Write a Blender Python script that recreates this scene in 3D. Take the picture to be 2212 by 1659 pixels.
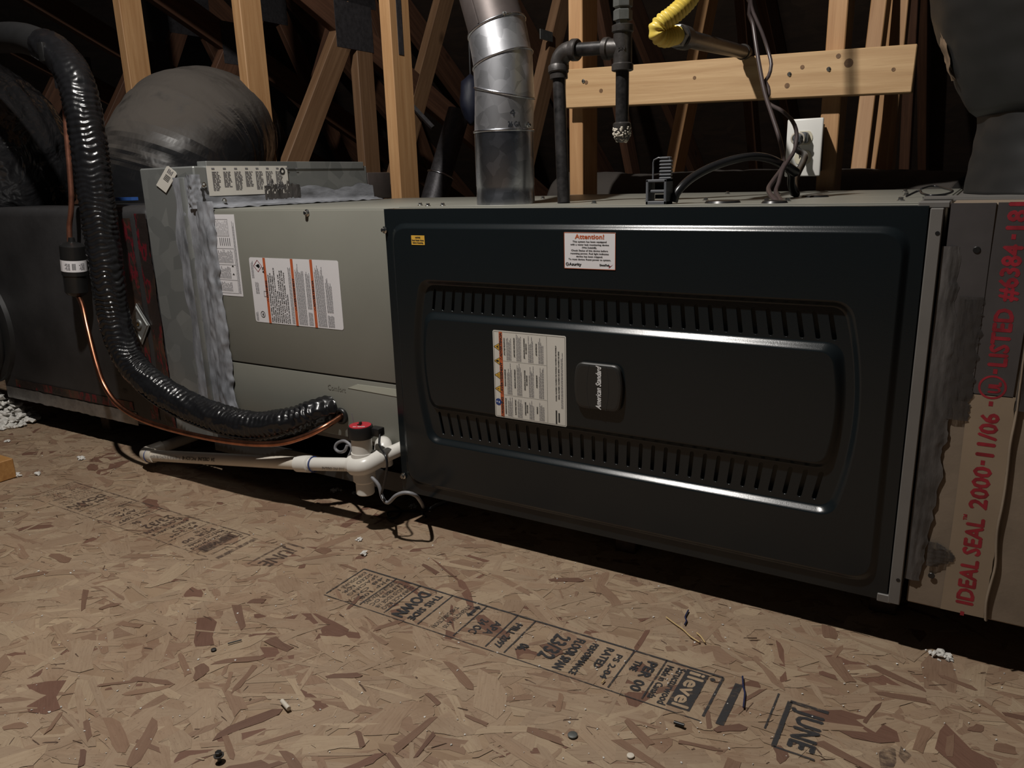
import bpy, bmesh, math, random
from mathutils import Vector, Matrix, noise

# ---------------------------------------------------------------- scene, camera, light
for o in list(bpy.data.objects): bpy.data.objects.remove(o, do_unlink=True)
scene = bpy.context.scene
COL = scene.collection
random.seed(7)
PI = math.pi

IMG_W, IMG_H, FPX = 2212.0, 1659.0, 1667.68
CAM = Vector((0.9108, -1.0759, 0.5782))
YAW, PITCH, ROLL = 0.5478, -0.2599, -0.0286
_f = Vector((-math.sin(YAW) * math.cos(PITCH), math.cos(YAW) * math.cos(PITCH), math.sin(PITCH)))
_r0 = Vector((math.cos(YAW), math.sin(YAW), 0)); _u0 = _r0.cross(_f)
CR = _r0 * math.cos(ROLL) + _u0 * math.sin(ROLL)
CU = -_r0 * math.sin(ROLL) + _u0 * math.cos(ROLL)
CF = _f
cam_d = bpy.data.cameras.new('camera'); cam = bpy.data.objects.new('camera', cam_d); COL.objects.link(cam)
cam_d.sensor_width = 36.0; cam_d.lens = FPX * 36.0 / IMG_W; cam_d.clip_start = 0.02; cam_d.clip_end = 60
m = Matrix.Identity(4)
for i in range(3):
    m[i][0], m[i][1], m[i][2], m[i][3] = CR[i], CU[i], -CF[i], CAM[i]
cam.matrix_world = m
scene.camera = cam

world = bpy.data.worlds.new('attic_dark'); scene.world = world; world.use_nodes = True
bg = world.node_tree.nodes['Background']
bg.inputs[0].default_value = (0.75, 0.85, 1.0, 1); bg.inputs[1].default_value = 0.016

ld = bpy.data.lights.new('attic_bulb', 'POINT'); ld.energy = 134; ld.color = (1.0, 0.955, 0.90); ld.shadow_soft_size = 0.028
lo = bpy.data.objects.new('attic_bulb', ld); COL.objects.link(lo); lo.location = (0.02, -0.68, 1.94)

vs = scene.view_settings
vs.view_transform = 'Standard'; vs.look = 'None'; vs.gamma = 1.0; vs.use_curve_mapping = False; vs.exposure = 0.0

FLOOR = -0.076

def at(px, py, y=None, x=None, z=None, d=None):
    """the 3-D point seen at photo pixel (px,py) lying on the plane y=, x= or z=, or at optical depth d"""
    v = CF + CR * ((px - IMG_W / 2) / FPX) - CU * ((py - IMG_H / 2) / FPX)
    if d is not None: return CAM + v * d
    if y is not None: t = (y - CAM.y) / v.y
    elif x is not None: t = (x - CAM.x) / v.x
    else: t = (z - CAM.z) / v.z
    return CAM + v * t

# ---------------------------------------------------------------- materials
MATS = {}
def nodes_of(name):
    mt = bpy.data.materials.new(name); mt.use_nodes = True
    nt = mt.node_tree; b = nt.nodes['Principled BSDF']
    MATS[name] = mt
    return mt, nt, b
def setp(b, color=None, rough=None, metal=None, spec=None, coat=None, coat_r=None):
    if color is not None: b.inputs['Base Color'].default_value = (*color, 1)
    if rough is not None: b.inputs['Roughness'].default_value = rough
    if metal is not None: b.inputs['Metallic'].default_value = metal
    if spec is not None: b.inputs['Specular IOR Level'].default_value = spec
    if coat is not None: b.inputs['Coat Weight'].default_value = coat
    if coat_r is not None: b.inputs['Coat Roughness'].default_value = coat_r
def tex(nt, kind='noise', scale=10, detail=4, rough=.6, vec=None, stretch=None, coord='Object', dist=0):
    tc = nt.nodes.new('ShaderNodeTexCoord'); out = tc.outputs[coord]
    if vec is not None: out = vec
    if stretch:
        mp = nt.nodes.new('ShaderNodeMapping'); mp.inputs['Scale'].default_value = stretch
        nt.links.new(out, mp.inputs[0]); out = mp.outputs[0]
    if kind == 'noise':
        n = nt.nodes.new('ShaderNodeTexNoise'); n.inputs['Scale'].default_value = scale
        n.inputs['Detail'].default_value = detail; n.inputs['Roughness'].default_value = rough
        n.inputs['Distortion'].default_value = dist
        nt.links.new(out, n.inputs['Vector']); return n.outputs[0]
    if kind == 'voronoi':
        n = nt.nodes.new('ShaderNodeTexVoronoi'); n.inputs['Scale'].default_value = scale
        nt.links.new(out, n.inputs['Vector']); return n.outputs['Color']
    if kind == 'wave':
        n = nt.nodes.new('ShaderNodeTexWave'); n.inputs['Scale'].default_value = scale
        n.inputs['Distortion'].default_value = dist; n.inputs['Detail'].default_value = detail
        n.inputs['Detail Scale'].default_value = 1.5
        nt.links.new(out, n.inputs['Vector']); return n.outputs[1]
def ramp(nt, fac, stops):
    r = nt.nodes.new('ShaderNodeValToRGB'); e = r.color_ramp.elements
    while len(e) > 1: e.remove(e[-1])
    for i, (p, c) in enumerate(stops):
        el = e[0] if i == 0 else e.new(p)
        el.position = p; el.color = (*c, 1) if len(c) == 3 else c
    nt.links.new(fac, r.inputs[0]); return r.outputs[0]
def mix(nt, a, b_, fac, mode='MIX'):
    n = nt.nodes.new('ShaderNodeMix'); n.data_type = 'RGBA'; n.blend_type = mode
    for sock, v in ((n.inputs[0], fac), (n.inputs[6], a), (n.inputs[7], b_)):
        if hasattr(v, 'links'): nt.links.new(v, sock)
        elif isinstance(v, (int, float)): sock.default_value = v
        else: sock.default_value = (*v, 1)
    return n.outputs[2]
def bump(nt, b, h, strength=.3, dist=.002):
    n = nt.nodes.new('ShaderNodeBump'); n.inputs['Strength'].default_value = strength
    n.inputs['Distance'].default_value = dist
    nt.links.new(h, n.inputs['Height']); nt.links.new(n.outputs[0], b.inputs['Normal'])
def mapr(nt, v, lo_, hi_):
    n = nt.nodes.new('ShaderNodeMapRange'); n.inputs[3].default_value = lo_; n.inputs[4].default_value = hi_
    nt.links.new(v, n.inputs[0]); return n.outputs[0]

def mat_plain(name, color, rough=.5, metal=0, var=.12, vscale=20, bmp=0, bscale=200, spec=None, coat=None):
    mt, nt, b = nodes_of(name); setp(b, color, rough, metal, spec, coat, .1 if coat else None)
    n = tex(nt, scale=vscale, detail=5)
    dk = tuple(c * (1 - var) for c in color); lt = tuple(min(1, c * (1 + var)) for c in color)
    nt.links.new(ramp(nt, n, [(.3, dk), (.7, lt)]), b.inputs['Base Color'])
    if bmp: bump(nt, b, tex(nt, scale=bscale, detail=2), bmp, .001)
    return mt

# sheet metal, paints, plastics
M_DOOR = mat_plain('door_dark_paint', (.0078, .0108, .0124), .22, 0, .05, 3, .10, 900, spec=.45)
M_CASE = mat_plain('grey_green_paint', (.208, .207, .178), .42, 0, .05, 4, .05, 700)
def mat_galv(name, dark, light, rough=(.25, .45), metal=1.0, vs_=60):
    mt, nt, b = nodes_of(name); setp(b, None, .35, metal)
    v = tex(nt, 'voronoi', vs_); n = tex(nt, scale=9, detail=6)
    bw = nt.nodes.new('ShaderNodeRGBToBW'); nt.links.new(v, bw.inputs[0])
    c = ramp(nt, bw.outputs[0], [(.2, dark), (.8, light)])
    c = mix(nt, c, dark, ramp(nt, n, [(.5, (0, 0, 0)), (.75, (.6, .6, .6))]))
    nt.links.new(c, b.inputs['Base Color'])
    nt.links.new(mapr(nt, n, *rough), b.inputs['Roughness'])
    return mt
M_GALV = mat_galv('galvanised_pipe', (.42, .43, .46), (.62, .63, .67), (.20, .36))
M_GALVG = mat_galv('galvanised_elbow', (.55, .56, .59), (.78, .79, .83), (.36, .52))
M_GALVDULL = mat_galv('galvanised_duct', (.20, .21, .205), (.29, .30, .29), (.42, .62), .55, 25)
M_GUSSET = mat_plain('gusset_steel', (.055, .052, .056), .5, .4, .3, 60, .6, 120)
M_FLUE = mat_plain('old_brown_vent', (.085, .07, .066), .52, .5, .25, 14)
M_STRIP = mat_plain('grey_flange_paint', (.16, .152, .142), .45, .15, .08, 12)
M_MASTIC = None
def mat_mastic(name, dark, light, rough=.45):
    mt, nt, b = nodes_of(name); setp(b, None, rough)
    n = tex(nt, scale=26, detail=6, stretch=(1.6, 1.6, .5))
    nt.links.new(ramp(nt, n, [(.32, dark), (.62, light)]), b.inputs['Base Color'])
    bump(nt, b, tex(nt, scale=34, detail=6, stretch=(1.6, 1.6, .35)), .6, .003)
    return mt
M_MASTIC = mat_mastic('grey_mastic', (.095, .10, .108), (.27, .28, .305), .36)
M_MASTIC_Y = mat_mastic('grey_mastic_fillet', (.10, .105, .112), (.27, .28, .305), .36)
for n_ in M_MASTIC_Y.node_tree.nodes:
    if n_.type == 'MAPPING': n_.inputs['Scale'].default_value = (1.5, .4, 1.6)
M_MASTIC_D = mat_mastic('dark_mastic', (.030, .028, .027), (.085, .078, .074), .5)
M_FOIL = mat_plain('black_foil_facing', (.036, .035, .036), .46, .2, .4, 5, .3, 90)
M_FOILEDGE = mat_plain('silver_foil_tape', (.30, .29, .28), .33, .75, .3, 30, .5, 60)
M_PLASTICWRAP = None
def mat_wrap(name, base, dust, rough=.16, bscale=22, stretch=(1, 1, 1), strength=.6, dist=.012, dust_amt=.0):
    mt, nt, b = nodes_of(name); setp(b, base, rough)
    n = tex(nt, scale=bscale, detail=3, rough=.5, stretch=stretch, dist=.6)
    bump(nt, b, n, strength, dist)
    if dust_amt:
        g = nt.nodes.new('ShaderNodeNewGeometry'); s = nt.nodes.new('ShaderNodeSeparateXYZ')
        nt.links.new(g.outputs['True Normal'], s.inputs[0])
        f = ramp(nt, s.outputs[2], [(.10, (0, 0, 0)), (.50, (dust_amt,) * 3)])
        n2 = tex(nt, scale=7, detail=5)
        f2 = mix(nt, f, (0, 0, 0), ramp(nt, n2, [(.55, (0, 0, 0)), (.7, (.6, .6, .6))]))
        nt.links.new(mix(nt, base, dust, f2), b.inputs['Base Color'])
        nt.links.new(mapr(nt, f2, rough, .95), b.inputs['Roughness'])
    return mt
M_WRAP = mat_wrap('black_poly_jacket', (.013, .013, .014), (.10, .085, .07), .17, 11, (1, 1, 1), .8, .03)
M_WRAPDUST = mat_wrap('dusty_black_jacket', (.013, .013, .014), (.072, .062, .053), .2, 9, (1, 1, 1), .5, .02, 1.0)
M_LINEWRAP = mat_plain('black_vinyl_wrap', (.009, .009, .010), .26, 0, .2, 40, .25, 160)
M_FOAM = mat_plain('black_foam_sleeve', (.008, .008, .0085), .62, 0, .25, 30)
M_CANVAS = mat_plain('dull_black_jacket', (.015, .015, .015), .5, 0, .25, 8, .3, 30)
M_KRAFT = mat_plain('torn_kraft_liner', (.20, .135, .085), .7, 0, .3, 40)
M_BLACKPL = mat_plain('black_plastic', (.012, .012, .012), .35, 0, .15, 30)
M_CORD = mat_plain('black_cord', (.012, .012, .013), .28, 0, .15, 30)
M_BROWNWIRE = mat_plain('brown_thermostat_wire', (.060, .045, .044), .35, 0, .15, 30)
M_GREYWIRE = mat_plain('grey_cable', (.20, .20, .21), .45, 0, .15, 30)
M_GREYPL = mat_plain('grey_nylon', (.10, .105, .115), .45, 0, .1, 30)
M_PVC = mat_plain('white_pvc', (.70, .68, .63), .32, 0, .05, 8)
M_PVC2 = mat_plain('old_pvc', (.62, .565, .48), .36, 0, .07, 10)
M_BLUE = mat_plain('blue_primer', (.02, .04, .16), .4, 0, .1, 10)
M_COPPER = mat_plain('copper', (.46, .19, .11), .3, 1, .45, 35)
M_COPPERDULL = mat_plain('tarnished_copper', (.30, .13, .085), .45, .8, .4, 35)
M_BRASS = mat_plain('brass', (.55, .38, .14), .3, 1, .2, 30)
M_IRON = mat_plain('black_iron', (.052, .047, .044), .42, .4, .35, 45, .35, 120)
M_IRONPIPE = mat_plain('black_iron_pipe', (.028, .026, .026), .38, .3, .7, 60, .15, 100)
M_ZINC = mat_plain('zinc_fitting', (.20, .21, .20), .42, .7, .2, 40, .2, 150)
M_SEALANT = mat_plain('white_pipe_dope', (.62, .57, .48), .7, 0, .3, 130, .8, 180)
M_YELLOW = mat_plain('yellow_gas_tube', (.66, .50, .09), .38, 0, .06, 20)
M_WHITEPL = mat_plain('white_nylon_plate', (.74, .73, .69), .3, 0, .02, 8)
M_IVORY = mat_plain('ivory_receptacle', (.60, .55, .42), .35, 0, .03, 8)
M_SCREW = mat_plain('zinc_screw', (.62, .62, .60), .22, 1, .2, 60)
M_RED = mat_plain('red_disc', (.42, .022, .035), .4, 0, .08, 30)
M_BADGE = mat_plain('badge_plastic', (.020, .0195, .018), .42, 0, .05, 20)
M_PAPER = mat_plain('white_label', (.70, .685, .70), .42, 0, .03, 6)
M_PAPER2 = mat_plain('cream_label', (.60, .575, .52), .45, 0, .05, 12)
M_INK = mat_plain('black_ink', (.02, .02, .02), .6, 0, .05, 30)
M_INKGREY = mat_plain('grey_ink', (.16, .155, .165), .6, 0, .1, 40)
M_INKORANGE = mat_plain('orange_ink', (.48, .105, .035), .5, 0, .05, 30)
M_INKRED = mat_plain('red_ink', (.24, .014, .024), .5, 0, .35, 50)
M_INKYELLOW = mat_plain('yellow_ink', (.62, .36, .05), .5, 0, .05, 30)
M_INKBLUE = mat_plain('blue_ink', (.02, .05, .20), .5, 0, .05, 30)
M_INKWHITE = mat_plain('white_ink', (.70, .70, .70), .5, 0, .03, 30)
M_PATCH = mat_plain('bare_pale_patch', (.42, .43, .36), .5, 0, .04, 10)
M_FLUFF = mat_plain('white_insulation', (.62, .60, .56), .9, 0, .2, 90, .9, 200)
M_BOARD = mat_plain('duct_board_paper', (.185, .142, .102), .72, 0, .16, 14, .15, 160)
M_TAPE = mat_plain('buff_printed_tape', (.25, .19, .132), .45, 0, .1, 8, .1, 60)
M_TAPEDARK = mat_plain('grey_foil_tape', (.085, .078, .078), .42, .35, .2, 8, .1, 60)
M_BLUETAPE = mat_plain('blue_plastic', (.03, .09, .30), .4, 0, .05, 20)
M_NAVY = mat_plain('navy_cover', (.006, .008, .020), .6, 0, .2, 10)
M_DARKBOARD = mat_plain('dark_pan', (.02, .02, .02), .45, 0, .2, 10)

def mat_wood(name, pale, dark, axis='Z', scale=1.0, rough=.6, knots=True):
    mt, nt, b = nodes_of(name); setp(b, None, rough)
    st = {'Z': (22, 22, .9), 'X': (.9, 22, 22), 'Y': (22, .9, 22)}[axis]
    tc = nt.nodes.new('ShaderNodeTexCoord'); oi = nt.nodes.new('ShaderNodeObjectInfo')
    ad = nt.nodes.new('ShaderNodeVectorMath'); ad.operation = 'ADD'
    sc = nt.nodes.new('ShaderNodeVectorMath'); sc.operation = 'SCALE'; sc.inputs[0].default_value = (3.1, 5.7, 9.3)
    nt.links.new(oi.outputs['Random'], sc.inputs['Scale'])
    nt.links.new(tc.outputs['Object'], ad.inputs[0]); nt.links.new(sc.outputs[0], ad.inputs[1])
    v = ad.outputs[0]
    g = tex(nt, scale=3.2 * scale, detail=6, rough=.6, stretch=st, vec=v, dist=.35)
    fine = tex(nt, scale=14 * scale, detail=3, rough=.6, stretch=st, vec=v)
    c = ramp(nt, g, [(.28, dark), (.5, tuple((a + d) / 2 for a, d in zip(pale, dark))), (.66, pale)])
    c = mix(nt, c, tuple(d * .8 for d in dark), ramp(nt, fine, [(.55, (0, 0, 0)), (.8, (.55, .55, .55))]))
    if knots:
        k = nt.nodes.new('ShaderNodeTexVoronoi'); k.inputs['Scale'].default_value = 6.5
        mp = nt.nodes.new('ShaderNodeMapping')
        mp.inputs['Scale'].default_value = {'Z': (1, 1, .62), 'X': (.7, 0, 1.25), 'Y': (1, .62, 1)}[axis]
        nt.links.new(v, mp.inputs[0]); nt.links.new(mp.outputs[0], k.inputs['Vector'])
        c = mix(nt, c, tuple(d * .35 for d in dark), ramp(nt, k.outputs['Distance'], [(.05, (.85, .85, .85)), (.16, (0, 0, 0))]))
    nt.links.new(c, b.inputs['Base Color'])
    bump(nt, b, g, .25, .002)
    return mt
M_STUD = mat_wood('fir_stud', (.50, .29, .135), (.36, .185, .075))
M_STUDDIM = mat_wood('dimmed_stud', (.215, .122, .064), (.135, .07, .033))  # same stud wood, colour darkened to stand in for light falloff on farther webs
M_STUDSHADE = mat_wood('shaded_stud', (.12, .055, .03), (.06, .027, .015))  # stud wood with shade painted into its colour, for rear and far-left members
M_BRACE = mat_wood('fir_brace', (.56, .37, .19), (.42, .25, .115), 'X')
M_BLOCK = mat_wood('sleeper_wood', (.085, .05, .03), (.045, .025, .016), 'Y')
M_BLOCKX = mat_wood('sleeper_wood_long', (.16, .10, .06), (.08, .045, .028), 'X')
M_ENDWOOD = mat_wood('orange_board', (.42, .22, .07), (.30, .14, .04), 'X')

def mat_osb_base(name, pale, dark):
    mt, nt, b = nodes_of(name); setp(b, None, .75)
    n = tex(nt, scale=20, detail=8, rough=.7, stretch=(.5, 1.6, 1))
    v = tex(nt, 'voronoi', 16, stretch=(.45, 1.5, 1)); bw = nt.nodes.new('ShaderNodeRGBToBW'); nt.links.new(v, bw.inputs[0])
    c = mix(nt, ramp(nt, n, [(.3, dark), (.7, pale)]), ramp(nt, bw.outputs[0], [(.1, dark), (.9, pale)]), .55)
    nt.links.new(c, b.inputs['Base Color']); bump(nt, b, n, .4, .002)
    return mt
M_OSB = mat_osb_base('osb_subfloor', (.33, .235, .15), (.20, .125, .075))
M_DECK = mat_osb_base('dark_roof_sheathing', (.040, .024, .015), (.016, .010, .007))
def mat_strand(name, use_attr=True, c0=None, c1=None):
    mt, nt, b = nodes_of(name); setp(b, None, .68)
    uv = nt.nodes.new('ShaderNodeUVMap').outputs[0]
    g = tex(nt, scale=5, detail=6, rough=.65, stretch=(.6, 7, 1), vec=uv, dist=.4)
    fl = tex(nt, scale=260, detail=2, coord='Object')
    if use_attr:
        a = nt.nodes.new('ShaderNodeVertexColor'); a.layer_name = 'tone'; c = a.outputs[0]
    else:
        oi = nt.nodes.new('ShaderNodeObjectInfo'); c = ramp(nt, oi.outputs['Random'], [(0, c0), (1, c1)])
    big = ramp(nt, tex(nt, scale=4.5, detail=5, rough=.7, coord='Object'), [(.3, (.84, .78, .74)), (.5, (1, 1, 1)), (.7, (1.05, 1.03, 1.0))])
    c = mix(nt, c, big, 1.0, 'MULTIPLY')
    gg = ramp(nt, g, [(.25, (.66, .61, .57)), (.42, (.92, .90, .88)), (.6, (1.0, 1.0, .99)), (.8, (1.10, 1.10, 1.09))])
    c = mix(nt, c, gg, 1.0, 'MULTIPLY')
    c = mix(nt, c, (.10, .06, .035), ramp(nt, fl, [(.64, (0, 0, 0)), (.74, (.55, .55, .55))]))
    nt.links.new(c, b.inputs['Base Color']); bump(nt, b, g, .35, .0012)
    return mt
M_STRAND = mat_strand('osb_strands')
M_STRANDRED = mat_strand('osb_dark_strand', False, (.125, .064, .042), (.235, .145, .092))
def mat_ink(name, color, cover):
    mt, nt, b = nodes_of(name); setp(b, color, .7)
    n = tex(nt, scale=55, detail=6, rough=.75, stretch=(1, 2.2, 1))
    a = ramp(nt, n, [(cover - .12, (1, 1, 1)), (cover + .12, (.0, .0, .0))])
    bw = nt.nodes.new('ShaderNodeMath'); bw.operation = 'MULTIPLY'; bw.inputs[1].default_value = .9
    nt.links.new(a, bw.inputs[0])
    nt.links.new(bw.outputs[0], b.inputs['Alpha'])
    return mt
M_STAMP = mat_ink('stamp_ink', (.030, .029, .031), .63)
def mat_smear():
    mt = mat_ink('brushed_mastic', (.040, .036, .034), .60); nt = mt.node_tree; setp(nt.nodes['Principled BSDF'], None, .45)
    for n in nt.nodes:
        if n.type == 'MAPPING': n.inputs['Scale'].default_value = (2.6, 2.6, .35)
        if n.type == 'TEX_NOISE': n.inputs['Scale'].default_value = 30
    return mt
M_SMEAR = mat_smear()
M_STAMPFAINT = mat_ink('faint_stamp_ink', (.085, .055, .042), .50)
M_STAMPKEY = mat_plain('osb_knockout', (.33, .24, .155), .75, 0, .2, 60)
# ---------------------------------------------------------------- builders
def link(name, data, parent=None, loc=None):
    o = bpy.data.objects.new(name, data); COL.objects.link(o)
    if loc is not None: o.location = loc
    if parent is not None:
        o.parent = parent
        if parent.type == 'EMPTY': o.matrix_parent_inverse = Matrix.Translation(-Vector(parent['base']))
    return o
def tag(o, label, cat, group=None):
    o['label'] = label; o['category'] = cat
    if group: o['group'] = group
    return o
def thing(name, label, cat, loc, group=None):
    o = bpy.data.objects.new(name, None); COL.objects.link(o)
    o.location = loc; o['base'] = tuple(loc); o.empty_display_size = .05
    return tag(o, label, cat, group)
def struct(o): o['kind'] = 'structure'; return o
def finish(bm, name, mat, parent=None, smooth=False, label=None, loc=None, angle=None):
    me = bpy.data.meshes.new(name)
    bmesh.ops.recalc_face_normals(bm, faces=bm.faces[:])
    if smooth:
        for f in bm.faces: f.smooth = True
        if angle:
            for e in bm.edges:
                if len(e.link_faces) == 2 and e.calc_face_angle(0) > angle: e.smooth = False
    bm.to_mesh(me); bm.free(); me.materials.append(mat)
    o = link(name, me, parent, loc)
    if label: o['label'] = label
    return o
def bx(bm, lo_, hi_, bev=0, seg=2):
    r = bmesh.ops.create_cube(bm, size=1)['verts']
    lo_, hi_ = Vector(lo_), Vector(hi_)
    for v in r:
        v.co = Vector(((lo_[i] + hi_[i]) / 2 + v.co[i] * (hi_[i] - lo_[i])) for i in range(3)) if False else Vector([(lo_[i] + hi_[i]) / 2 + v.co[i] * (hi_[i] - lo_[i]) for i in range(3)])
    if bev:
        es = list({e for v in r for e in v.link_edges})
        bmesh.ops.bevel(bm, geom=es, offset=bev, segments=seg, affect='EDGES', profile=.5)
def boxo(name, lo_, hi_, mat, parent=None, bev=0, seg=2, label=None):
    bm = bmesh.new(); bx(bm, lo_, hi_, bev, seg); return finish(bm, name, mat, parent, bev > 0 and seg > 1, label, angle=.6)
def basis(d):
    d = Vector(d).normalized(); a = Vector((0, 0, 1)) if abs(d.z) < .9 else Vector((1, 0, 0))
    e1 = d.cross(a).normalized(); return e1, d.cross(e1).normalized()
def smooth_path(pts, step):
    """Catmull-Rom through (x,y,z,r) points, resampled about every `step`"""
    P = [list(q) for q in pts]
    P = [[2 * a - b for a, b in zip(P[0], P[1])]] + P + [[2 * a - b for a, b in zip(P[-1], P[-2])]]
    out = []
    for i in range(1, len(P) - 2):
        p0, p1, p2, p3 = P[i - 1:i + 3]
        L = math.dist(p1[:3], p2[:3]); n = max(1, int(L / step))
        for k in range(n):
            t = k / n
            out.append([.5 * (2 * b + (c - a) * t + (2 * a - 5 * b + 4 * c - d) * t * t + (3 * b - a - 3 * c + d) * t ** 3) for a, b, c, d in zip(p0, p1, p2, p3)])
    out.append(P[-2]); return out
def tube(bm, path, seg=16, rfun=None, caps=True, r=None):
    """path: list of (x,y,z[,r]); parallel-transport frame; rfun(s,theta)->added radius"""
    P = [Vector(q[:3]) for q in path]; R = [(q[3] if len(q) > 3 else r) for q in path]
    T = []
    for i in range(len(P)):
        T.append((P[min(i + 1, len(P) - 1)] - P[max(i - 1, 0)]).normalized())
    e1, e2 = basis(T[0]); rings = []; s = 0
    for i, p in enumerate(P):
        if i:
            s += (P[i] - P[i - 1]).length
            q = T[i - 1].rotation_difference(T[i]); e1 = q @ e1; e2 = q @ e2
        ring = []
        for k in range(seg):
            a = 2 * PI * k / seg
            rr = R[i] + (rfun(s, a, i) if rfun else 0)
            ring.append(bm.verts.new(p + (e1 * math.cos(a) + e2 * math.sin(a)) * rr))
        rings.append(ring)
    for i in range(len(rings) - 1):
        for k in range(seg):
            bm.faces.new((rings[i][k], rings[i][(k + 1) % seg], rings[i + 1][(k + 1) % seg], rings[i + 1][k]))
    if caps:
        bm.faces.new(rings[0]); bm.faces.new(rings[-1])
    return rings
def tubeo(name, pts, mat, parent=None, step=.01, seg=14, r=None, rfun=None, label=None, caps=True):
    pts = [tuple(q) + ((r,) if len(q) == 3 else ()) for q in [tuple(p) for p in pts]]
    bm = bmesh.new(); tube(bm, smooth_path(pts, step), seg, rfun, caps)
    return finish(bm, name, mat, parent, True, label, angle=1.0)
def lathe(bm, prof, p0, axis, seg=24):
    """prof: list of (t along axis, radius) from p0"""
    p0 = Vector(p0); ax = Vector(axis).normalized(); e1, e2 = basis(ax); rings = []
    for t, r in prof:
        rings.append([bm.verts.new(p0 + ax * t + (e1 * math.cos(2 * PI * k / seg) + e2 * math.sin(2 * PI * k / seg)) * max(r, 1e-5)) for k in range(seg)])
    for i in range(len(rings) - 1):
        for k in range(seg):
            bm.faces.new((rings[i][k], rings[i][(k + 1) % seg], rings[i + 1][(k + 1) % seg], rings[i + 1][k]))
    bm.faces.new(rings[0]); bm.faces.new(rings[-1])
def latheo(name, prof, p0, axis, mat, parent=None, seg=24, label=None, angle=.6):
    bm = bmesh.new(); lathe(bm, prof, p0, axis, seg); return finish(bm, name, mat, parent, True, label, angle=angle)
def torus(bm, c, axis, R, r, seg=32, s2=8):
    c = Vector(c); ax = Vector(axis).normalized(); e1, e2 = basis(ax); rings = []
    for k in range(seg):
        a = 2 * PI * k / seg; d = e1 * math.cos(a) + e2 * math.sin(a)
        rings.append([bm.verts.new(c + d * (R + r * math.cos(2 * PI * j / s2)) + ax * (r * math.sin(2 * PI * j / s2))) for j in range(s2)])
    for k in range(seg):
        for j in range(s2):
            bm.faces.new((rings[k][j], rings[(k + 1) % seg][j], rings[(k + 1) % seg][(j + 1) % s2], rings[k][(j + 1) % s2]))
def poly_prism(bm, pts, n, th):
    """closed outline of Vectors, thickened by th along n"""
    n = Vector(n).normalized(); a = [bm.verts.new(Vector(p)) for p in pts]; b = [bm.verts.new(Vector(p) + n * th) for p in pts]
    bm.faces.new(a); bm.faces.new(b[::-1])
    for i in range(len(a)):
        j = (i + 1) % len(a); bm.faces.new((a[i], a[j], b[j], b[i]))

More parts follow.
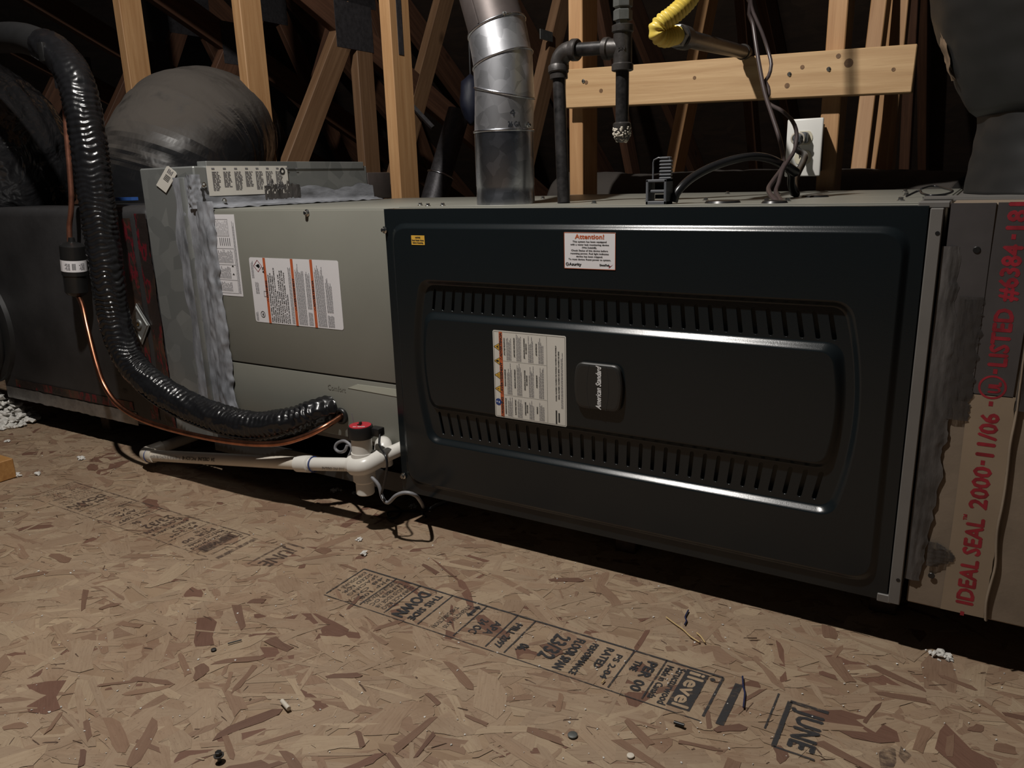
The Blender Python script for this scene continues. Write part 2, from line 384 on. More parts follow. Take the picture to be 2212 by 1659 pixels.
# --- flat print: text and marks collected into one mesh per colour
_tc = {}
def text_mesh(s, size, res=2, shear=0, space=1.0):
    key = (s, res, shear, space)
    if key not in _tc:
        cu = bpy.data.curves.new('t', 'FONT'); cu.body = s; cu.size = 1; cu.resolution_u = res; cu.shear = shear; cu.space_character = space
        ob = bpy.data.objects.new('t', cu); COL.objects.link(ob)
        bpy.context.view_layer.update()
        me = bpy.data.meshes.new_from_object(ob)
        vs_ = [(v.co.x, v.co.y) for v in me.vertices]; fs = [tuple(p.vertices) for p in me.polygons]
        bpy.data.objects.remove(ob); bpy.data.curves.remove(cu); bpy.data.meshes.remove(me)
        _tc[key] = (vs_, fs)
    vs_, fs = _tc[key]
    return [(x * size, y * size) for x, y in vs_], fs
class Print:
    def __init__(self, mapf): self.mapf = mapf; self.d = {}
    def _add(self, mat, V, F, lift=0):
        v, f = self.d.setdefault(mat.name, ([], [])); k = len(v)
        v += [self.mapf(a, b, lift) for a, b in V]; f += [tuple(i + k for i in q) for q in F]
    def rect(self, mat, a0, b0, a1, b1, lift=0): self._add(mat, [(a0, b0), (a1, b0), (a1, b1), (a0, b1)], [(0, 1, 2, 3)], lift)
    def poly(self, mat, pts, lift=0): self._add(mat, pts, [tuple(range(len(pts)))], lift)
    def line(self, mat, a0, b0, a1, b1, w, lift=0):
        L = math.hypot(a1 - a0, b1 - b0) or 1; n = (-(b1 - b0) / L * w / 2, (a1 - a0) / L * w / 2)
        self.poly(mat, [(a0 + n[0], b0 + n[1]), (a0 - n[0], b0 - n[1]), (a1 - n[0], b1 - n[1]), (a1 + n[0], b1 + n[1])], lift)
    def frame(self, mat, pts, w, lift=0):
        for i in range(len(pts)): self.line(mat, *pts[i], *pts[(i + 1) % len(pts)], w, lift)
    def ring(self, mat, a, b, r0, r1, n=28, lift=0):
        V = []; F = []
        for k in range(n):
            c, s = math.cos(2 * PI * k / n), math.sin(2 * PI * k / n); V += [(a + r0 * c, b + r0 * s), (a + r1 * c, b + r1 * s)]
        for k in range(n):
            j = (k + 1) % n; F.append((2 * k, 2 * k + 1, 2 * j + 1, 2 * j))
        self._add(mat, V, F, lift)
    def disc(self, mat, a, b, r, n=24, lift=0): self.poly(mat, [(a + r * math.cos(2 * PI * k / n), b + r * math.sin(2 * PI * k / n)) for k in range(n)], lift)
    def text(self, mat, s, a, b, size, width=None, align='l', lift=0, res=2, shear=0, bold=0, rot=0, space=1.0):
        V, F = text_mesh(s, size, res, shear, space)
        if not V: return
        x0 = min(v[0] for v in V); x1 = max(v[0] for v in V); k = 1
        if width: k = width / (x1 - x0)
        w = (x1 - x0) * k; off = {'l': 0, 'c': -w / 2, 'r': -w}[align]
        V = [((x - x0) * k + off, y) for x, y in V]
        if rot:
            c, s_ = math.cos(rot), math.sin(rot); V = [(x * c - y * s_, x * s_ + y * c) for x, y in V]
        offs = [(0, 0)] if not bold else [(-bold, 0), (bold, 0), (0, -bold), (0, bold)]
        for i, (ox, oy) in enumerate(offs):
            self._add(mat, [(x + a + ox, y + b + oy) for x, y in V], F, lift + i * 4e-6)
    def micro(self, mat, a0, b0, a1, b1, row, fill=.5, ragged=.2, seed=0):
        """rows of unreadably small print running along a"""
        rnd = random.Random(seed); b = b1 - row
        while b > b0 - 1e-9:
            end = a1 - (a1 - a0) * ragged * rnd.random(); a = a0
            while a < end:
                w = row * rnd.uniform(1.0, 3.6); self.rect(mat, a, b, min(a + w, end), b + row * fill); a += w + row * .45
            b -= row
    def build(self, name, parent):
        for mn, (v, f) in self.d.items():
            me = bpy.data.meshes.new(name); me.from_pydata(v, [], f); me.materials.append(MATS[mn])
            link(name, me, parent)['kind'] = 'stuff'
def frontmap(x0, y, z0): return lambda a, b, l: (x0 + a, y - l, z0 + b)                 # reads along +X
def risemap(x0, y, z0): return lambda a, b, l: (x0 - b, y - l, z0 + a)                  # reads upward, letter tops to -X
def floormap(x0, y0, z): return lambda a, b, l: (x0 + b, y0 - a, z + l)                 # reads toward -Y, letter tops to +X
def label_slab(name, x0, z0, x1, z1, y, mat, parent, rc=.003, label=None, th=.0004):
    pts = []
    for cx_, cz_, a0 in ((x1 - rc, z1 - rc, 0), (x0 + rc, z1 - rc, 90), (x0 + rc, z0 + rc, 180), (x1 - rc, z0 + rc, 270)):
        for k in range(5):
            a = math.radians(a0 + k * 22.5); pts.append(Vector((cx_ + rc * math.cos(a), y, cz_ + rc * math.sin(a))))
    bm = bmesh.new(); poly_prism(bm, pts, (0, -1, 0), th); return finish(bm, name, mat, parent, label=label)

_screw_me = None
def screw(loc, normal, parent=None, r=.0042, mat=None):
    """hex-washer sheet-metal screw head"""
    global _screw_me
    if _screw_me is None:
        bm = bmesh.new(); lathe(bm, [(0, .0052), (.0008, .0052), (.0014, .0042)], (0, 0, 0), (0, 0, 1), 14)
        lathe(bm, [(.001, .0036), (.0046, .0034), (.0052, .0026)], (0, 0, 0), (0, 0, 1), 6)
        bmesh.ops.recalc_face_normals(bm, faces=bm.faces[:])
        _screw_me = bpy.data.meshes.new('screw'); bm.to_mesh(_screw_me); bm.free(); _screw_me.materials.append(M_SCREW)
    o = link('screw', _screw_me, parent, Vector(loc))
    o.rotation_euler = Vector((0, 0, 1)).rotation_difference(Vector(normal).normalized()).to_euler()
    o.scale = (r / .0042,) * 3
    return o
def blob(bm, c, size, seed=0, n=2, jag=.35):
    r = bmesh.ops.create_icosphere(bm, subdivisions=n, radius=1)['verts']; c = Vector(c)
    for v in r:
        d = v.co.normalized(); k = 1 + jag * noise.noise(d * 2.3 + Vector((seed * 3.7, seed, 0)))
        v.co = c + Vector((d.x * size[0], d.y * size[1], d.z * size[2])) * k
def lumpy_strip(name, grid_fn, nu, nv, mat, parent=None, smooth=True, label=None):
    """surface from grid_fn(u,v) -> Vector, u,v in 0..1"""
    bm = bmesh.new(); G = [[bm.verts.new(grid_fn(i / nu, j / nv)) for j in range(nv + 1)] for i in range(nu + 1)]
    for i in range(nu):
        for j in range(nv): bm.faces.new((G[i][j], G[i + 1][j], G[i + 1][j + 1], G[i][j + 1]))
    return finish(bm, name, mat, parent, smooth, label)
# ---------------------------------------------------------------- the setting
floor = struct(boxo('floor', (-4.2, -3.0, FLOOR - .02), (2.6, 4.2, FLOOR), M_OSB))
# strands of the board: thin overlapping chips, each a little proud of the next
def strand_outline(L, W, rnd):
    pts = []
    for (x, y) in ((-.5, -.5), (-.1, -.52), (.3, -.48), (.5, -.42), (.54, 0), (.47, .5), (.1, .5), (-.35, .52), (-.52, .1)):
        pts.append((x * L * rnd.uniform(.72, 1.12), y * W * rnd.uniform(.55, 1.15)))
    k = rnd.uniform(-.5, .5) * W / L * 1.4
    return [(x + y * k * 3, y + x * .04 * rnd.uniform(-1, 1)) for x, y in pts]
def tone(rnd):
    t = rnd.random()
    if t < .025: c = (.150, .076, .050)
    elif t < .15: c = (.235, .150, .098)
    elif t < .38: c = (.288, .200, .132)
    elif t < .88: c = (.312, .226, .152)
    else: c = (.350, .262, .176)
    k = rnd.uniform(.93, 1.06); return tuple(q * k for q in c) + (1,)
rnd = random.Random(11)
bm = bmesh.new(); uvl = bm.loops.layers.uv.new('UVMap'); cl = bm.loops.layers.float_color.new('tone')
def add_strand(cx_, cy_, L, W, ang, z, col):
    o = strand_outline(L, W, rnd); c, s = math.cos(ang), math.sin(ang); tl = rnd.uniform(-.0003, .0003)
    f = bm.faces.new([bm.verts.new((cx_ + x * c - y * s, cy_ + x * s + y * c, z + tl * y / W)) for x, y in o])
    if f.normal.z < 0: f.normal_flip()
    f.normal_update()
    if f.normal.z < 0: f.normal_flip()
    u0, v0 = rnd.uniform(0, 9), rnd.uniform(0, 9)
    for lp, (x, y) in zip(f.loops, o):
        lp[uvl].uv = (u0 + x * 10, v0 + y * 10); lp[cl] = col
def zone():
    while True:
        x = rnd.uniform(-2.6, 1.35); y = rnd.uniform(-1.0, .5)
        if x < -1.2 and y < -.7: continue
        return x, y
N = 13500
for i in range(N):
    x, y = zone(); L = rnd.uniform(.02, .11); W = rnd.uniform(.005, .016) if rnd.random() < .5 else rnd.uniform(.016, .045)
    add_strand(x, y, L, W, rnd.gauss(.15, .75), FLOOR + .0002 + .0008 * i / N, tone(rnd))
for i in range(1800):
    x, y = zone(); add_strand(x, y, rnd.uniform(.004, .022), rnd.uniform(.0006, .0024), rnd.gauss(.15, .6), FLOOR + .0012, (.09, .052, .032, 1) if rnd.random() < .7 else (.37, .28, .19, 1))
me = bpy.data.meshes.new('strand_layer'); bm.to_mesh(me); bm.free(); me.materials.append(M_STRAND)
o = link('strand_layer', me, floor); o['kind'] = 'stuff'; o['label'] = 'pressed wood strands of the board surface'
# the darker reddish strands that stand out singly
shapes = []
for k in range(10):
    bm = bmesh.new(); uvl = bm.loops.layers.uv.new('UVMap'); ol = strand_outline(rnd.uniform(.030, .085), rnd.uniform(.008, .024), rnd)
    f = bm.faces.new([bm.verts.new((x, y, 0)) for x, y in ol])
    f.normal_update()
    if f.normal.z < 0: f.normal_flip()
    for lp in f.loops: lp[uvl].uv = (lp.vert.co.x * 10 + k, lp.vert.co.y * 10)
    ex = bmesh.ops.extrude_face_region(bm, geom=[f])['geom']
    for v in ex:
        if isinstance(v, bmesh.types.BMVert): v.co.z -= .0009
    bmesh.ops.recalc_face_normals(bm, faces=bm.faces[:])
    sm = bpy.data.meshes.new('wood_strand'); bm.to_mesh(sm); bm.free(); sm.materials.append(M_STRANDRED); shapes.append(sm)
for k in range(95):
    px, py = rnd.uniform(-20, 2230), 1000 + 700 * rnd.random() ** .8
    p = at(px, py, z=FLOOR)
    if p.y > .02 or p.x < -1.6: continue
    o = link('wood_strand', shapes[k % 10], floor, (p.x, p.y, FLOOR + .0013 + k * 1e-6)); o.rotation_euler.z = rnd.gauss(.0, .9)
    s = rnd.uniform(.55, 1.0); o.scale = (s, s * rnd.uniform(.7, 1.2), 1)

# stamps printed on the board
def stamp(name, x0, x1, yb, yf, mat, strong=True):
    H = yb - yf; W = x1 - x0; P = Print(floormap(x0, yb, FLOOR + .0016))
    t = .0035
    P.line(mat, 0, 0, 0, W, t); P.line(mat, H, 0, H, W, t * .5)
    for f_ in (0, .115, .195, .30, .405, .495, .545, .80, .875): P.line(mat, 0, W * f_, H * .95, W * f_, t * .7)
    P.line(mat, 0, W, H * .9, W, t); P.line(mat, H * .04, W + .022, H * .95, W + .022, .010)
    def tx(s, fa, fb, size, wid, **k): P.text(mat, s, H * fa, W * fb, size, H * wid, **k)
    rn = random.Random(5)
    for k in range(5): tx(['EXPOSURE 1', 'SIZED FOR', 'SPACING', '48 OC', 'PRP 108'][k], .08, .012 + k * .020, .0105, rn.uniform(.5, .8))
    for k, s in enumerate(['SUPPLIER OF SPACING', 'LUMBER OC', 'SPACED EDGE 1/8', 'SURFACE REQ']): tx(s, .1, .118 + k * .019, .011, .78)
    tx('DOWN', .14, .215, .030, .78, bold=.0012); tx('THIS SIDE', .10, .262, .017, .8, bold=.0007)
    tx('THIS DIRECTION', .25, .335, .0115, .66); tx('STRENGTH AXIS', .12, .36, .0115, .72)
    P.line(mat, H * .12, W * .388, H * .34, W * .388, .006); P.poly(mat, [(H * .06, W * .388), (H * .14, W * .375), (H * .14, W * .401)]); P.poly(mat, [(H * .40, W * .388), (H * .32, W * .375), (H * .32, W * .401)])
    tx('24 OC', .35, .425, .019, .4, bold=.0006); tx('APA', .3, .46, .019, .38, bold=.0006)
    tx('MILL 2097', .2, .508, .017, .68, bold=.0007)
    tx('06.', .62, .56, .021, .18, bold=.0008); tx('23/32', .15, .615, .034, .62, bold=.0011)
    tx('FLOOR SPAN', .12, .665, .020, .8, bold=.0009); tx('PERFORMANCE', .12, .705, .014, .8, bold=.0006)
    tx('RATED', .12, .74, .017, .5, bold=.0007); tx('PS 2-04', .2, .77, .013, .6, bold=.0005)
    tx('THE', .2, .815, .014, .25, bold=.0006); tx('PER 00', .14, .84, .020, .7, bold=.0009)
    tx('Made in Canada', .1, .882, .014, .78, bold=.0004); tx('Structurwood', .08, .906, .016, .85, bold=.0005)
    P.rect(mat, H * .05, W * .924, H * .90, W * .972)
    P.text(M_STAMPKEY if strong else mat, 'level', H * .20, W * .934, .030, H * .66, bold=.0009, lift=.0002)
    P.text(M_STAMPKEY, 'i', H * .09, W * .934, .030, H * .05, bold=.0009, lift=.0002)
    P.disc(mat, H * .115, W * .982, .0035)
    P.build('stamp_ink', floor)
b0, b1 = at(775, 1238, z=FLOOR), at(1556, 1478, z=FLOOR)
stamp('stamp', b0.x, b1.x, -.170, -.268, M_STAMP)
q0, q1 = at(160, 1042, z=FLOOR), at(535, 1160, z=FLOOR)
stamp('stamp', q0.x, q1.x, q0.y, q0.y - .10, M_STAMPFAINT, False)
P = Print(floormap(*at(1660, 1530, z=FLOOR).xy, FLOOR + .0016))
c = at(1715, 1572, z=FLOOR); P = Print(floormap(c.x, c.y, FLOOR + .0016))
P.text(M_STAMP, 'JUNE', 0, 0, .042, .072, align='c', bold=.0013)
P.line(M_STAMP, -.046, -.014, .046, -.014, .006); P.line(M_STAMP, -.046, -.014, -.046, .032, .006); P.line(M_STAMP, .046, -.014, .046, .032, .003); P.line(M_STAMP, -.055, -.03, .02, -.03, .0025)
P.build('stamp_ink', floor)
c = at(590, 1200, z=FLOOR); P = Print(floormap(c.x, c.y, FLOOR + .0016))
P.text(M_STAMPFAINT, 'JUNE', 0, 0, .042, .072, align='c', bold=.0013); P.line(M_STAMPFAINT, -.046, -.014, .046, -.014, .005); P.line(M_STAMPFAINT, -.046, -.014, -.046, .032, .005)
P.build('stamp_ink', floor)
c = at(1925, 1632, z=FLOOR); P = Print(floormap(c.x, c.y, FLOOR + .0016)); P.poly(M_STAMPFAINT, [(-.014, -.006), (.004, -.013), (.03, -.008), (.034, .002), (.01, .006), (-.012, .003)]); P.poly(M_STAMPFAINT, [(-.02, .008), (-.002, .007), (.008, .014), (-.01, .02)]); P.build('ink_smudge', floor)

# roof sheathing that comes down behind, in boards
bm = bmesh.new()
roof = struct(link('ceiling', bpy.data.meshes.new('ceiling')))
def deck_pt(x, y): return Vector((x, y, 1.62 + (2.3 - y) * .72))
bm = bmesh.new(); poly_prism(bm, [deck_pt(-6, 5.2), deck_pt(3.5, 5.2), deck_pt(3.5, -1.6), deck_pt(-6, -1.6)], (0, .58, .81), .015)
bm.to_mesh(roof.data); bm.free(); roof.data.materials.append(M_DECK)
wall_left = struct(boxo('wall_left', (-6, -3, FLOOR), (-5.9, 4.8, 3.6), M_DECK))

# trusses at 24 inch centres: uprights, slanting webs, chords and toothed plates
def lumber(name, p0, p1, w, dpt, mat, parent, label=None):
    """straight member of section w (along X) by dpt, from p0 to p1 in a plane of constant X"""
    p0, p1 = Vector(p0), Vector(p1); L = (p1 - p0).length; bm = bmesh.new(); bx(bm, (-w / 2, -dpt / 2, 0), (w / 2, dpt / 2, L), .002, 1)
    o = finish(bm, name, mat, parent, label=label, loc=p0); d = (p1 - p0).normalized()
    o.rotation_euler = Matrix((Vector((1, 0, 0)), d.cross(Vector((1, 0, 0))), d)).transposed().to_euler(); return o
def truss(x, label, mats, plates=True, fore=False, lean=0, upright=True):
    t = thing('roof_truss', label, 'truss', (x, .815, FLOOR), 'roof trusses behind the furnace')
    if upright: lumber('upright_web', (x, .815, FLOOR + .09), (x + lean, .815, 2.55), .038, .089, mats[0], t)
    if fore: lumber('sloping_chord', (x, .10, 1.66), (x, 3.3, .24), .036, .10, M_STUDSHADE, t)
    lumber('slanting_web', (x, 1.24, .09), (x, 2.0, 1.50), .038, .089, mats[1], t)
    if fore:
        lumber('slanting_web', (x, .72, .30), (x, 1.315, 1.20), .038, .089, mats[1], t)
        lumber('upright_web', (x, 1.35, FLOOR + .09), (x, 1.35, 1.22), .038, .089, mats[1], t)
        if plates:
            boxo('toothed_plate', (x + .019, 1.20, 1.06), (x + .0205, 1.40, 1.22), M_GUSSET, t)
    lumber('top_chord', (x, 4.4, .02), (x, -.9, 3.80), .038, .14, M_STUDSHADE, t)
    lumber('bottom_chord', (x, .5, FLOOR + .045), (x, 4.6, FLOOR + .045), .038, .089, M_STUDSHADE, t)
    lumber('slanting_web', (x, 2.1, 1.50), (x, 2.9, .02), .038, .089, M_STUDSHADE, t)
    if plates: boxo('toothed_plate', (x + .019, 1.88, 1.40), (x + .0205, 2.16, 1.62), M_GUSSET, t)
    return t
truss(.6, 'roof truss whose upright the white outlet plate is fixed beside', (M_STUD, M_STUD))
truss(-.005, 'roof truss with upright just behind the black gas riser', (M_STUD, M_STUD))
t = truss(-.6, 'roof truss with pale upright left of the galvanised vent pipe', (M_STUD, M_STUDDIM))
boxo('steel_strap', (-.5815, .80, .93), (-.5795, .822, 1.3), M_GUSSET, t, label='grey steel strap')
truss(-1.2, 'roof truss with upright right of the dusty bulging duct, second web behind', (M_STUD, M_STUDDIM), fore=True)
truss(-1.81, 'roof truss with upright rising from behind the dusty bulging duct', (M_STUD, M_STUDSHADE), fore=True)
truss(-2.42, 'dark roof truss seen above the arched insulated line', (M_STUDSHADE, M_STUDSHADE), fore=True, upright=False)
truss(-3.03, 'dark roof truss farthest left in the shadows', (M_STUDSHADE, M_STUDSHADE), fore=True, upright=False)
# extra slanting and upright webs seen at right, beside the outlet upright
t = thing('roof_truss', 'doubled rough-edged webs right of the outlet upright', 'truss', (.74, 1.25, FLOOR), 'roof trusses behind the furnace')
a0, a1 = at(1858, 412, y=1.25), at(1903, -10, y=1.55); a1.x = a0.x
lumber('slanting_web', (a0.x, 1.10, .09), (a0.x, 1.42, 1.30), .038, .089, M_STUD, t)
lumber('upright_web', (a0.x + .042, 1.42, FLOOR), (a0.x + .042, 1.42, 1.5), .038, .075, M_STUD, t)

# brace nailed across the uprights
br = thing('wood_brace', 'pale horizontal lumber brace nailed across the uprights behind gas pipes', 'lumber', (.37, .745, .74))
bm = bmesh.new(); bx(bm, (-.385, -.019, -.0445), (.385, .019, .0445), .0015, 1)
o = finish(bm, 'board', M_BRACE, br); o.location = (.372, .749, .777); o.rotation_euler.y = .028
M_KNOT = mat_plain('wood_knot', (.15, .078, .032), .6, 0, .4, 160)
for px, py, r_ in ((1811, 121, .005), (1833, 136, .009), (1733, 145, .0045), (1266, 178, .005), (1298, 196, .005), (1700, 185, .0055), (1930, 150, .004), (1500, 168, .004)):
    p = at(px, py, y=.7292); latheo('knot', [(-.0008, r_), (.0004, r_ * .96)], (p.x, .7298, p.z), (0, -1, 0), M_KNOT, br, 14)
for px, py in ((1790, 149), (1705, 160), (1260, 175)): screw(at(px, py, y=.729), (0, -1, 0), br, .0035)
# ---------------------------------------------------------------- furnace
HW, HH = .85, .5326
fu = thing('furnace', 'horizontal furnace with large dark slotted door panel', 'furnace', (.43, .36, 0))
cas = boxo('casing', (.004, .022, .003), (.866, .711, .534), M_CASE, fu, .003)
boxo('top_panel', (.01, .03, .534), (.852, .30, .5352), M_CASE, fu, .0008, 1)
boxo('top_panel', (.012, .303, .534), (.862, .708, .5352), M_CASE, fu, .0008, 1)
def bowed(xl, xr, zb, zt, bow, rc, ins=0, ns=14, nc=8):
    xl += ins; xr -= ins; zb += ins; zt -= ins; zc = (zb + zt) / 2; hz = (zt - zb) / 2; rc = max(rc - ins * .6, .004); kz = 1 - rc / hz
    fx = lambda side, z: (xr + bow * (1 - ((z - zc) / hz) ** 2)) if side > 0 else (xl - bow * (1 - ((z - zc) / hz) ** 2))
    pts = []
    def bez(a, c, b):
        for k in range(nc + 1):
            t = k / nc; pts.append(tuple((1 - t) ** 2 * a[i] + 2 * t * (1 - t) * c[i] + t * t * b[i] for i in range(2)))
    for k in range(1, ns): pts.append((xl + rc + (xr - xl - 2 * rc) * k / ns, zt))
    bez((xr - rc, zt), (xr, zt), (fx(1, zt - rc), zt - rc))
    for k in range(1, ns): z = zt - rc - (zt - zb - 2 * rc) * k / ns; pts.append((fx(1, z), z))
    bez((fx(1, zb + rc), zb + rc), (xr, zb), (xr - rc, zb))
    for k in range(1, ns): pts.append((xr - rc - (xr - xl - 2 * rc) * k / ns, zb))
    bez((xl + rc, zb), (xl, zb), (fx(-1, zb + rc), zb + rc))
    for k in range(1, ns): z = zb + rc + (zt - zb - 2 * rc) * k / ns; pts.append((fx(-1, z), z))
    bez((fx(-1, zt - rc), zt - rc), (xl, zt), (xl + rc, zt))
    return pts
bm = bmesh.new()
def loopv(pts, y): return [bm.verts.new((x, y, z)) for x, z in pts]
def ledges(L): return [bm.edges.get((L[i], L[(i + 1) % len(L)])) or bm.edges.new((L[i], L[(i + 1) % len(L)])) for i in range(len(L))]
smooth_faces = []
def step_bevel(args, wd, y0, y1, n=5):
    loops = []
    for k in range(n + 1):
        t = k / n; s = (0, .14, .38, .62, .86, 1)[k]; loops.append(loopv(bowed(*args, ins=wd * t), y0 + (y1 - y0) * s))
    for a, b in zip(loops, loops[1:]):
        for i in range(len(a)):
            j = (i + 1) % len(a); smooth_faces.append(bm.faces.new((a[i], a[j], b[j], b[i])))
    return loops[0], loops[-1]
Y0, YR, YS, YC = 0.0, -.0065, .0027, -.0063
A = step_bevel((.014, .835, .021, .509, 0, .034), .0094, Y0, YR)
B = step_bevel((.075, .774, .1125, .4135, .022, .022), .0102, YR, YS)
C = step_bevel((.078, .766, .176, .356, .010, .022), .0122, YS, YC)
def fill(loops):
    r = bmesh.ops.triangle_fill(bm, use_beauty=True, use_dissolve=False, edges=[e for L in loops for e in ledges(L)])
    return r
# outer flange and folded edge
outer = loopv([(0, HH), (HW, HH), (HW, 0), (0, 0)], .0008)
outb = loopv([(0, HH), (HW, HH), (HW, 0), (0, 0)], .024)
for i in range(4):
    j = (i + 1) % 4; bm.faces.new((outer[i], outer[j], outb[j], outb[i]))
fill([outer, A[0]]); fill([A[1], B[0]]); fill([C[1]])
# two rows of fanned slots
slots = []
def slot(xt, zt, xb, zb, w=.0062):
    d = Vector((xb - xt, zb - zt)); L = d.length; d /= L; n = Vector((-d.y, d.x)); r = w / 2; pts = []
    for k in range(7): a = PI * k / 6; p = Vector((xt, zt)) + n * (r * math.cos(a)) - d * (r * math.sin(a)) + d * r; pts.append(p)
    for k in range(7): a = PI * k / 6; p = Vector((xb, zb)) - n * (r * math.cos(a)) + d * (r * math.sin(a)) - d * r; pts.append(p)
    L1 = loopv([tuple(p) for p in pts], YS); L2 = loopv([tuple(p) for p in pts], YS + .003)
    for i in range(len(L1)):
        j = (i + 1) % len(L1); bm.faces.new((L1[i], L1[j], L2[j], L2[i]))
    return L1
NS = 33
for k in range(NS):
    t = k / (NS - 1)
    slots.append(slot(.101 + (.748 - .101) * t, .3965, .095 + (.756 - .095) * t, .3590))
    slots.append(slot(.096 + (.753 - .096) * t, .1725, .104 + (.745 - .104) * t, .1300))
fill([B[1], C[0]] + slots)
door = finish(bm, 'door_panel', M_DOOR, fu)
for f in door.data.polygons: f.use_smooth = False
me = door.data
# smooth only the pressed ridges: faces that are neither flat front nor slot wall
for p in me.polygons:
    n = p.normal
    if abs(n.y) < .999 and len(p.vertices) == 4 and abs(p.center.x - .425) < .42 and .02 < p.center.z < .51 and p.area > 2e-6: p.use_smooth = True
door['label'] = 'dark slotted door panel with pressed ridges'

# badge
bp = bowed(.381, .456, .222, .297, .003, .012)
bm = bmesh.new(); rings = []
for ins, y in ((0, YC), (0, YC - .006), (.0018, YC - .008), (.005, YC - .0088)): rings.append(loopv(bowed(.3835, .4545, .222, .297, .0055, .011, ins=ins), y))
for a, b in zip(rings, rings[1:]):
    for i in range(len(a)): j = (i + 1) % len(a); bm.faces.new((a[i], a[j], b[j], b[i]))
bm.faces.new(rings[-1])
badge = finish(bm, 'badge', M_BADGE, fu, label='dark badge with white script')
P = Print(risemap(.4225, YC - .0092, .2595))
P.text(M_INKWHITE, 'American Standard', 0, -.003, .0125, .070, align='c', shear=.35, res=3, bold=.00034)
P.build('badge_script', badge)
P = Print(frontmap(0, YC - .0091, 0))
for s in (-1, 1):
    pr = None
    for k in range(13):
        t = -1 + k / 6; q = (.4195 + s * (.0185 - .0045 * t * t), .2595 + t * .036)
        if pr: P.line(M_INK, *pr, *q, .0006)
        pr = q
P.build('badge_line', badge)

# attention label
lb = label_slab('attention_label', .3595, .442, .4450, .497, YR - .0002, M_PAPER, fu, .0008, 'white attention sticker with orange heading')
P = Print(frontmap(.3595, YR - .0009, .442)); W, H = .0855, .055
P.frame(M_INKORANGE, [(.0004, .0004), (W - .0004, .0004), (W - .0004, H - .0004), (.0004, H - .0004)], .0007)
P.text(M_INKORANGE, 'Attention!', W / 2, H - .0095, .0095, .048, 'c', bold=.00035)
for k, (s, w) in enumerate((('This system has been equipped', .056), ('with a water leak monitoring device', .064), ('(Wet Switch®).', .0245), ('Check Status of this device before', .061), ('resetting power, Red light indicates', .0635), ('device has been tripped.', .044), ('To reset device: Reset power to system.', .0705))):
    P.text(M_INK, s, W / 2, H - .0150 - k * .00445, .0036, w, 'c', bold=.00012)
P.ring(M_INK, .0054, .0068, .0019, .0027); P.line(M_INK, .0035, .0068, .0075, .0068, .0006)
P.text(M_INK, 'Asurity', .0086, .0049, .0062, .0205, bold=.0003); P.text(M_INK, 'DiversiTech', .0600, .0055, .0040, .0155, bold=.00025)
P.poly(M_INKRED, [(.0742, .0018), (.0825, .0088), (.0770, .0052), (.0765, .0066), (.0742, .0038), (.0760, .0044)])
P.build('label_print', lb)
# small notice label
lb = label_slab('notice_label', .0635, .4725, .0920, .4885, YR - .0002, M_INKYELLOW, fu, .0005, 'small orange notice sticker')
P = Print(frontmap(.0635, YR - .0009, .4725))
P.text(M_INK, 'NOTICE', .0142, .0112, .0036, .0105, 'c', bold=.0002); P.text(M_INK, 'Read Guide Notes', .0142, .0068, .0032, .0255, 'c', bold=.0002); P.text(M_INK, 'Before Resetting', .0142, .0026, .0032, .022, 'c', bold=.0002)
P.build('label_print', lb)
# big three-language warning label (reads upward)
lb = label_slab('warning_label', .2235, .184, .3610, .335, YC - .0002, M_PAPER2, fu, .003, 'cream three-language warning sticker')
P = Print(risemap(.3610, YC - .0009, .184)); LW, LH = .151, .1375     # along reading, across
P.frame(M_INK, [(.002, .002), (LW - .002, .002), (LW - .002, LH - .002), (.002, LH - .002)], .0004)
bt = LH - .0185
P.rect(M_INKORANGE, .002, bt, LW - .002, bt + .0065)
for s, a, w in (('WARNING', .0065, .0295), ('AVERTISSEMENT', .0465, .0500), ('ADVERTENCIA', .1060, .0410)):
    P.text(M_INK, s, a, bt + .0012, .0060, w, bold=.0003, lift=.0001)
    P.frame(M_INK, [(a - .0052, bt + .001), (a - .0008, bt + .001), (a - .003, bt + .0055)], .0005, .0001)
for k, a in enumerate((.050, .074, .0985, .123)):
    c = (a, LH - .0075)
    P.poly(M_INK, [(c[0] - .0068, c[1] - .0052), (c[0] + .0068, c[1] - .0052), (c[0], c[1] + .0066)], .00005)
    P.poly(M_INKYELLOW, [(c[0] - .0056, c[1] - .0045), (c[0] + .0056, c[1] - .0045), (c[0], c[1] + .0052)], .0001)
    if k == 0: P.poly(M_INK, [(a + .0003, c[1] + .003), (a - .0016, c[1] - .0008), (a, c[1] - .0006), (a - .0006, c[1] - .0036), (a + .0016, c[1] + .0002), (a, c[1])], .00015)
    elif k == 1:
        for j in range(3): P.line(M_INK, a - .003 + j * .0022, c[1] - .0035, a - .0012 + j * .0016, c[1] + .001, .0005, .00015)
    elif k == 2: P.disc(M_INK, a, c[1] - .0012, .0022, 14, .00015); P.poly(M_INK, [(a - .0018, c[1]), (a + .0018, c[1]), (a + .0002, c[1] + .0035)], .00015)
    else: P.disc(M_INK, a, c[1] - .0004, .0012, 12, .00015); P.line(M_INK, a - .0028, c[1] - .0035, a + .002, c[1] - .001, .0009, .00015); P.line(M_INK, a + .0028, c[1] - .0035, a - .002, c[1] - .001, .0009, .00015)
P.disc(M_INKBLUE, .027, LH - .0075, .0060, lift=.00005); P.rect(M_INKWHITE, .0248, LH - .0098, .0282, LH - .0080, .0001); P.ring(M_INKWHITE, .0272, LH - .0045, .0008, .0015, 14, .0001)
c0, c1 = .036, bt - .0004
cols = ((.003, .0395), (.0415, .0995), (.1005, .1480))
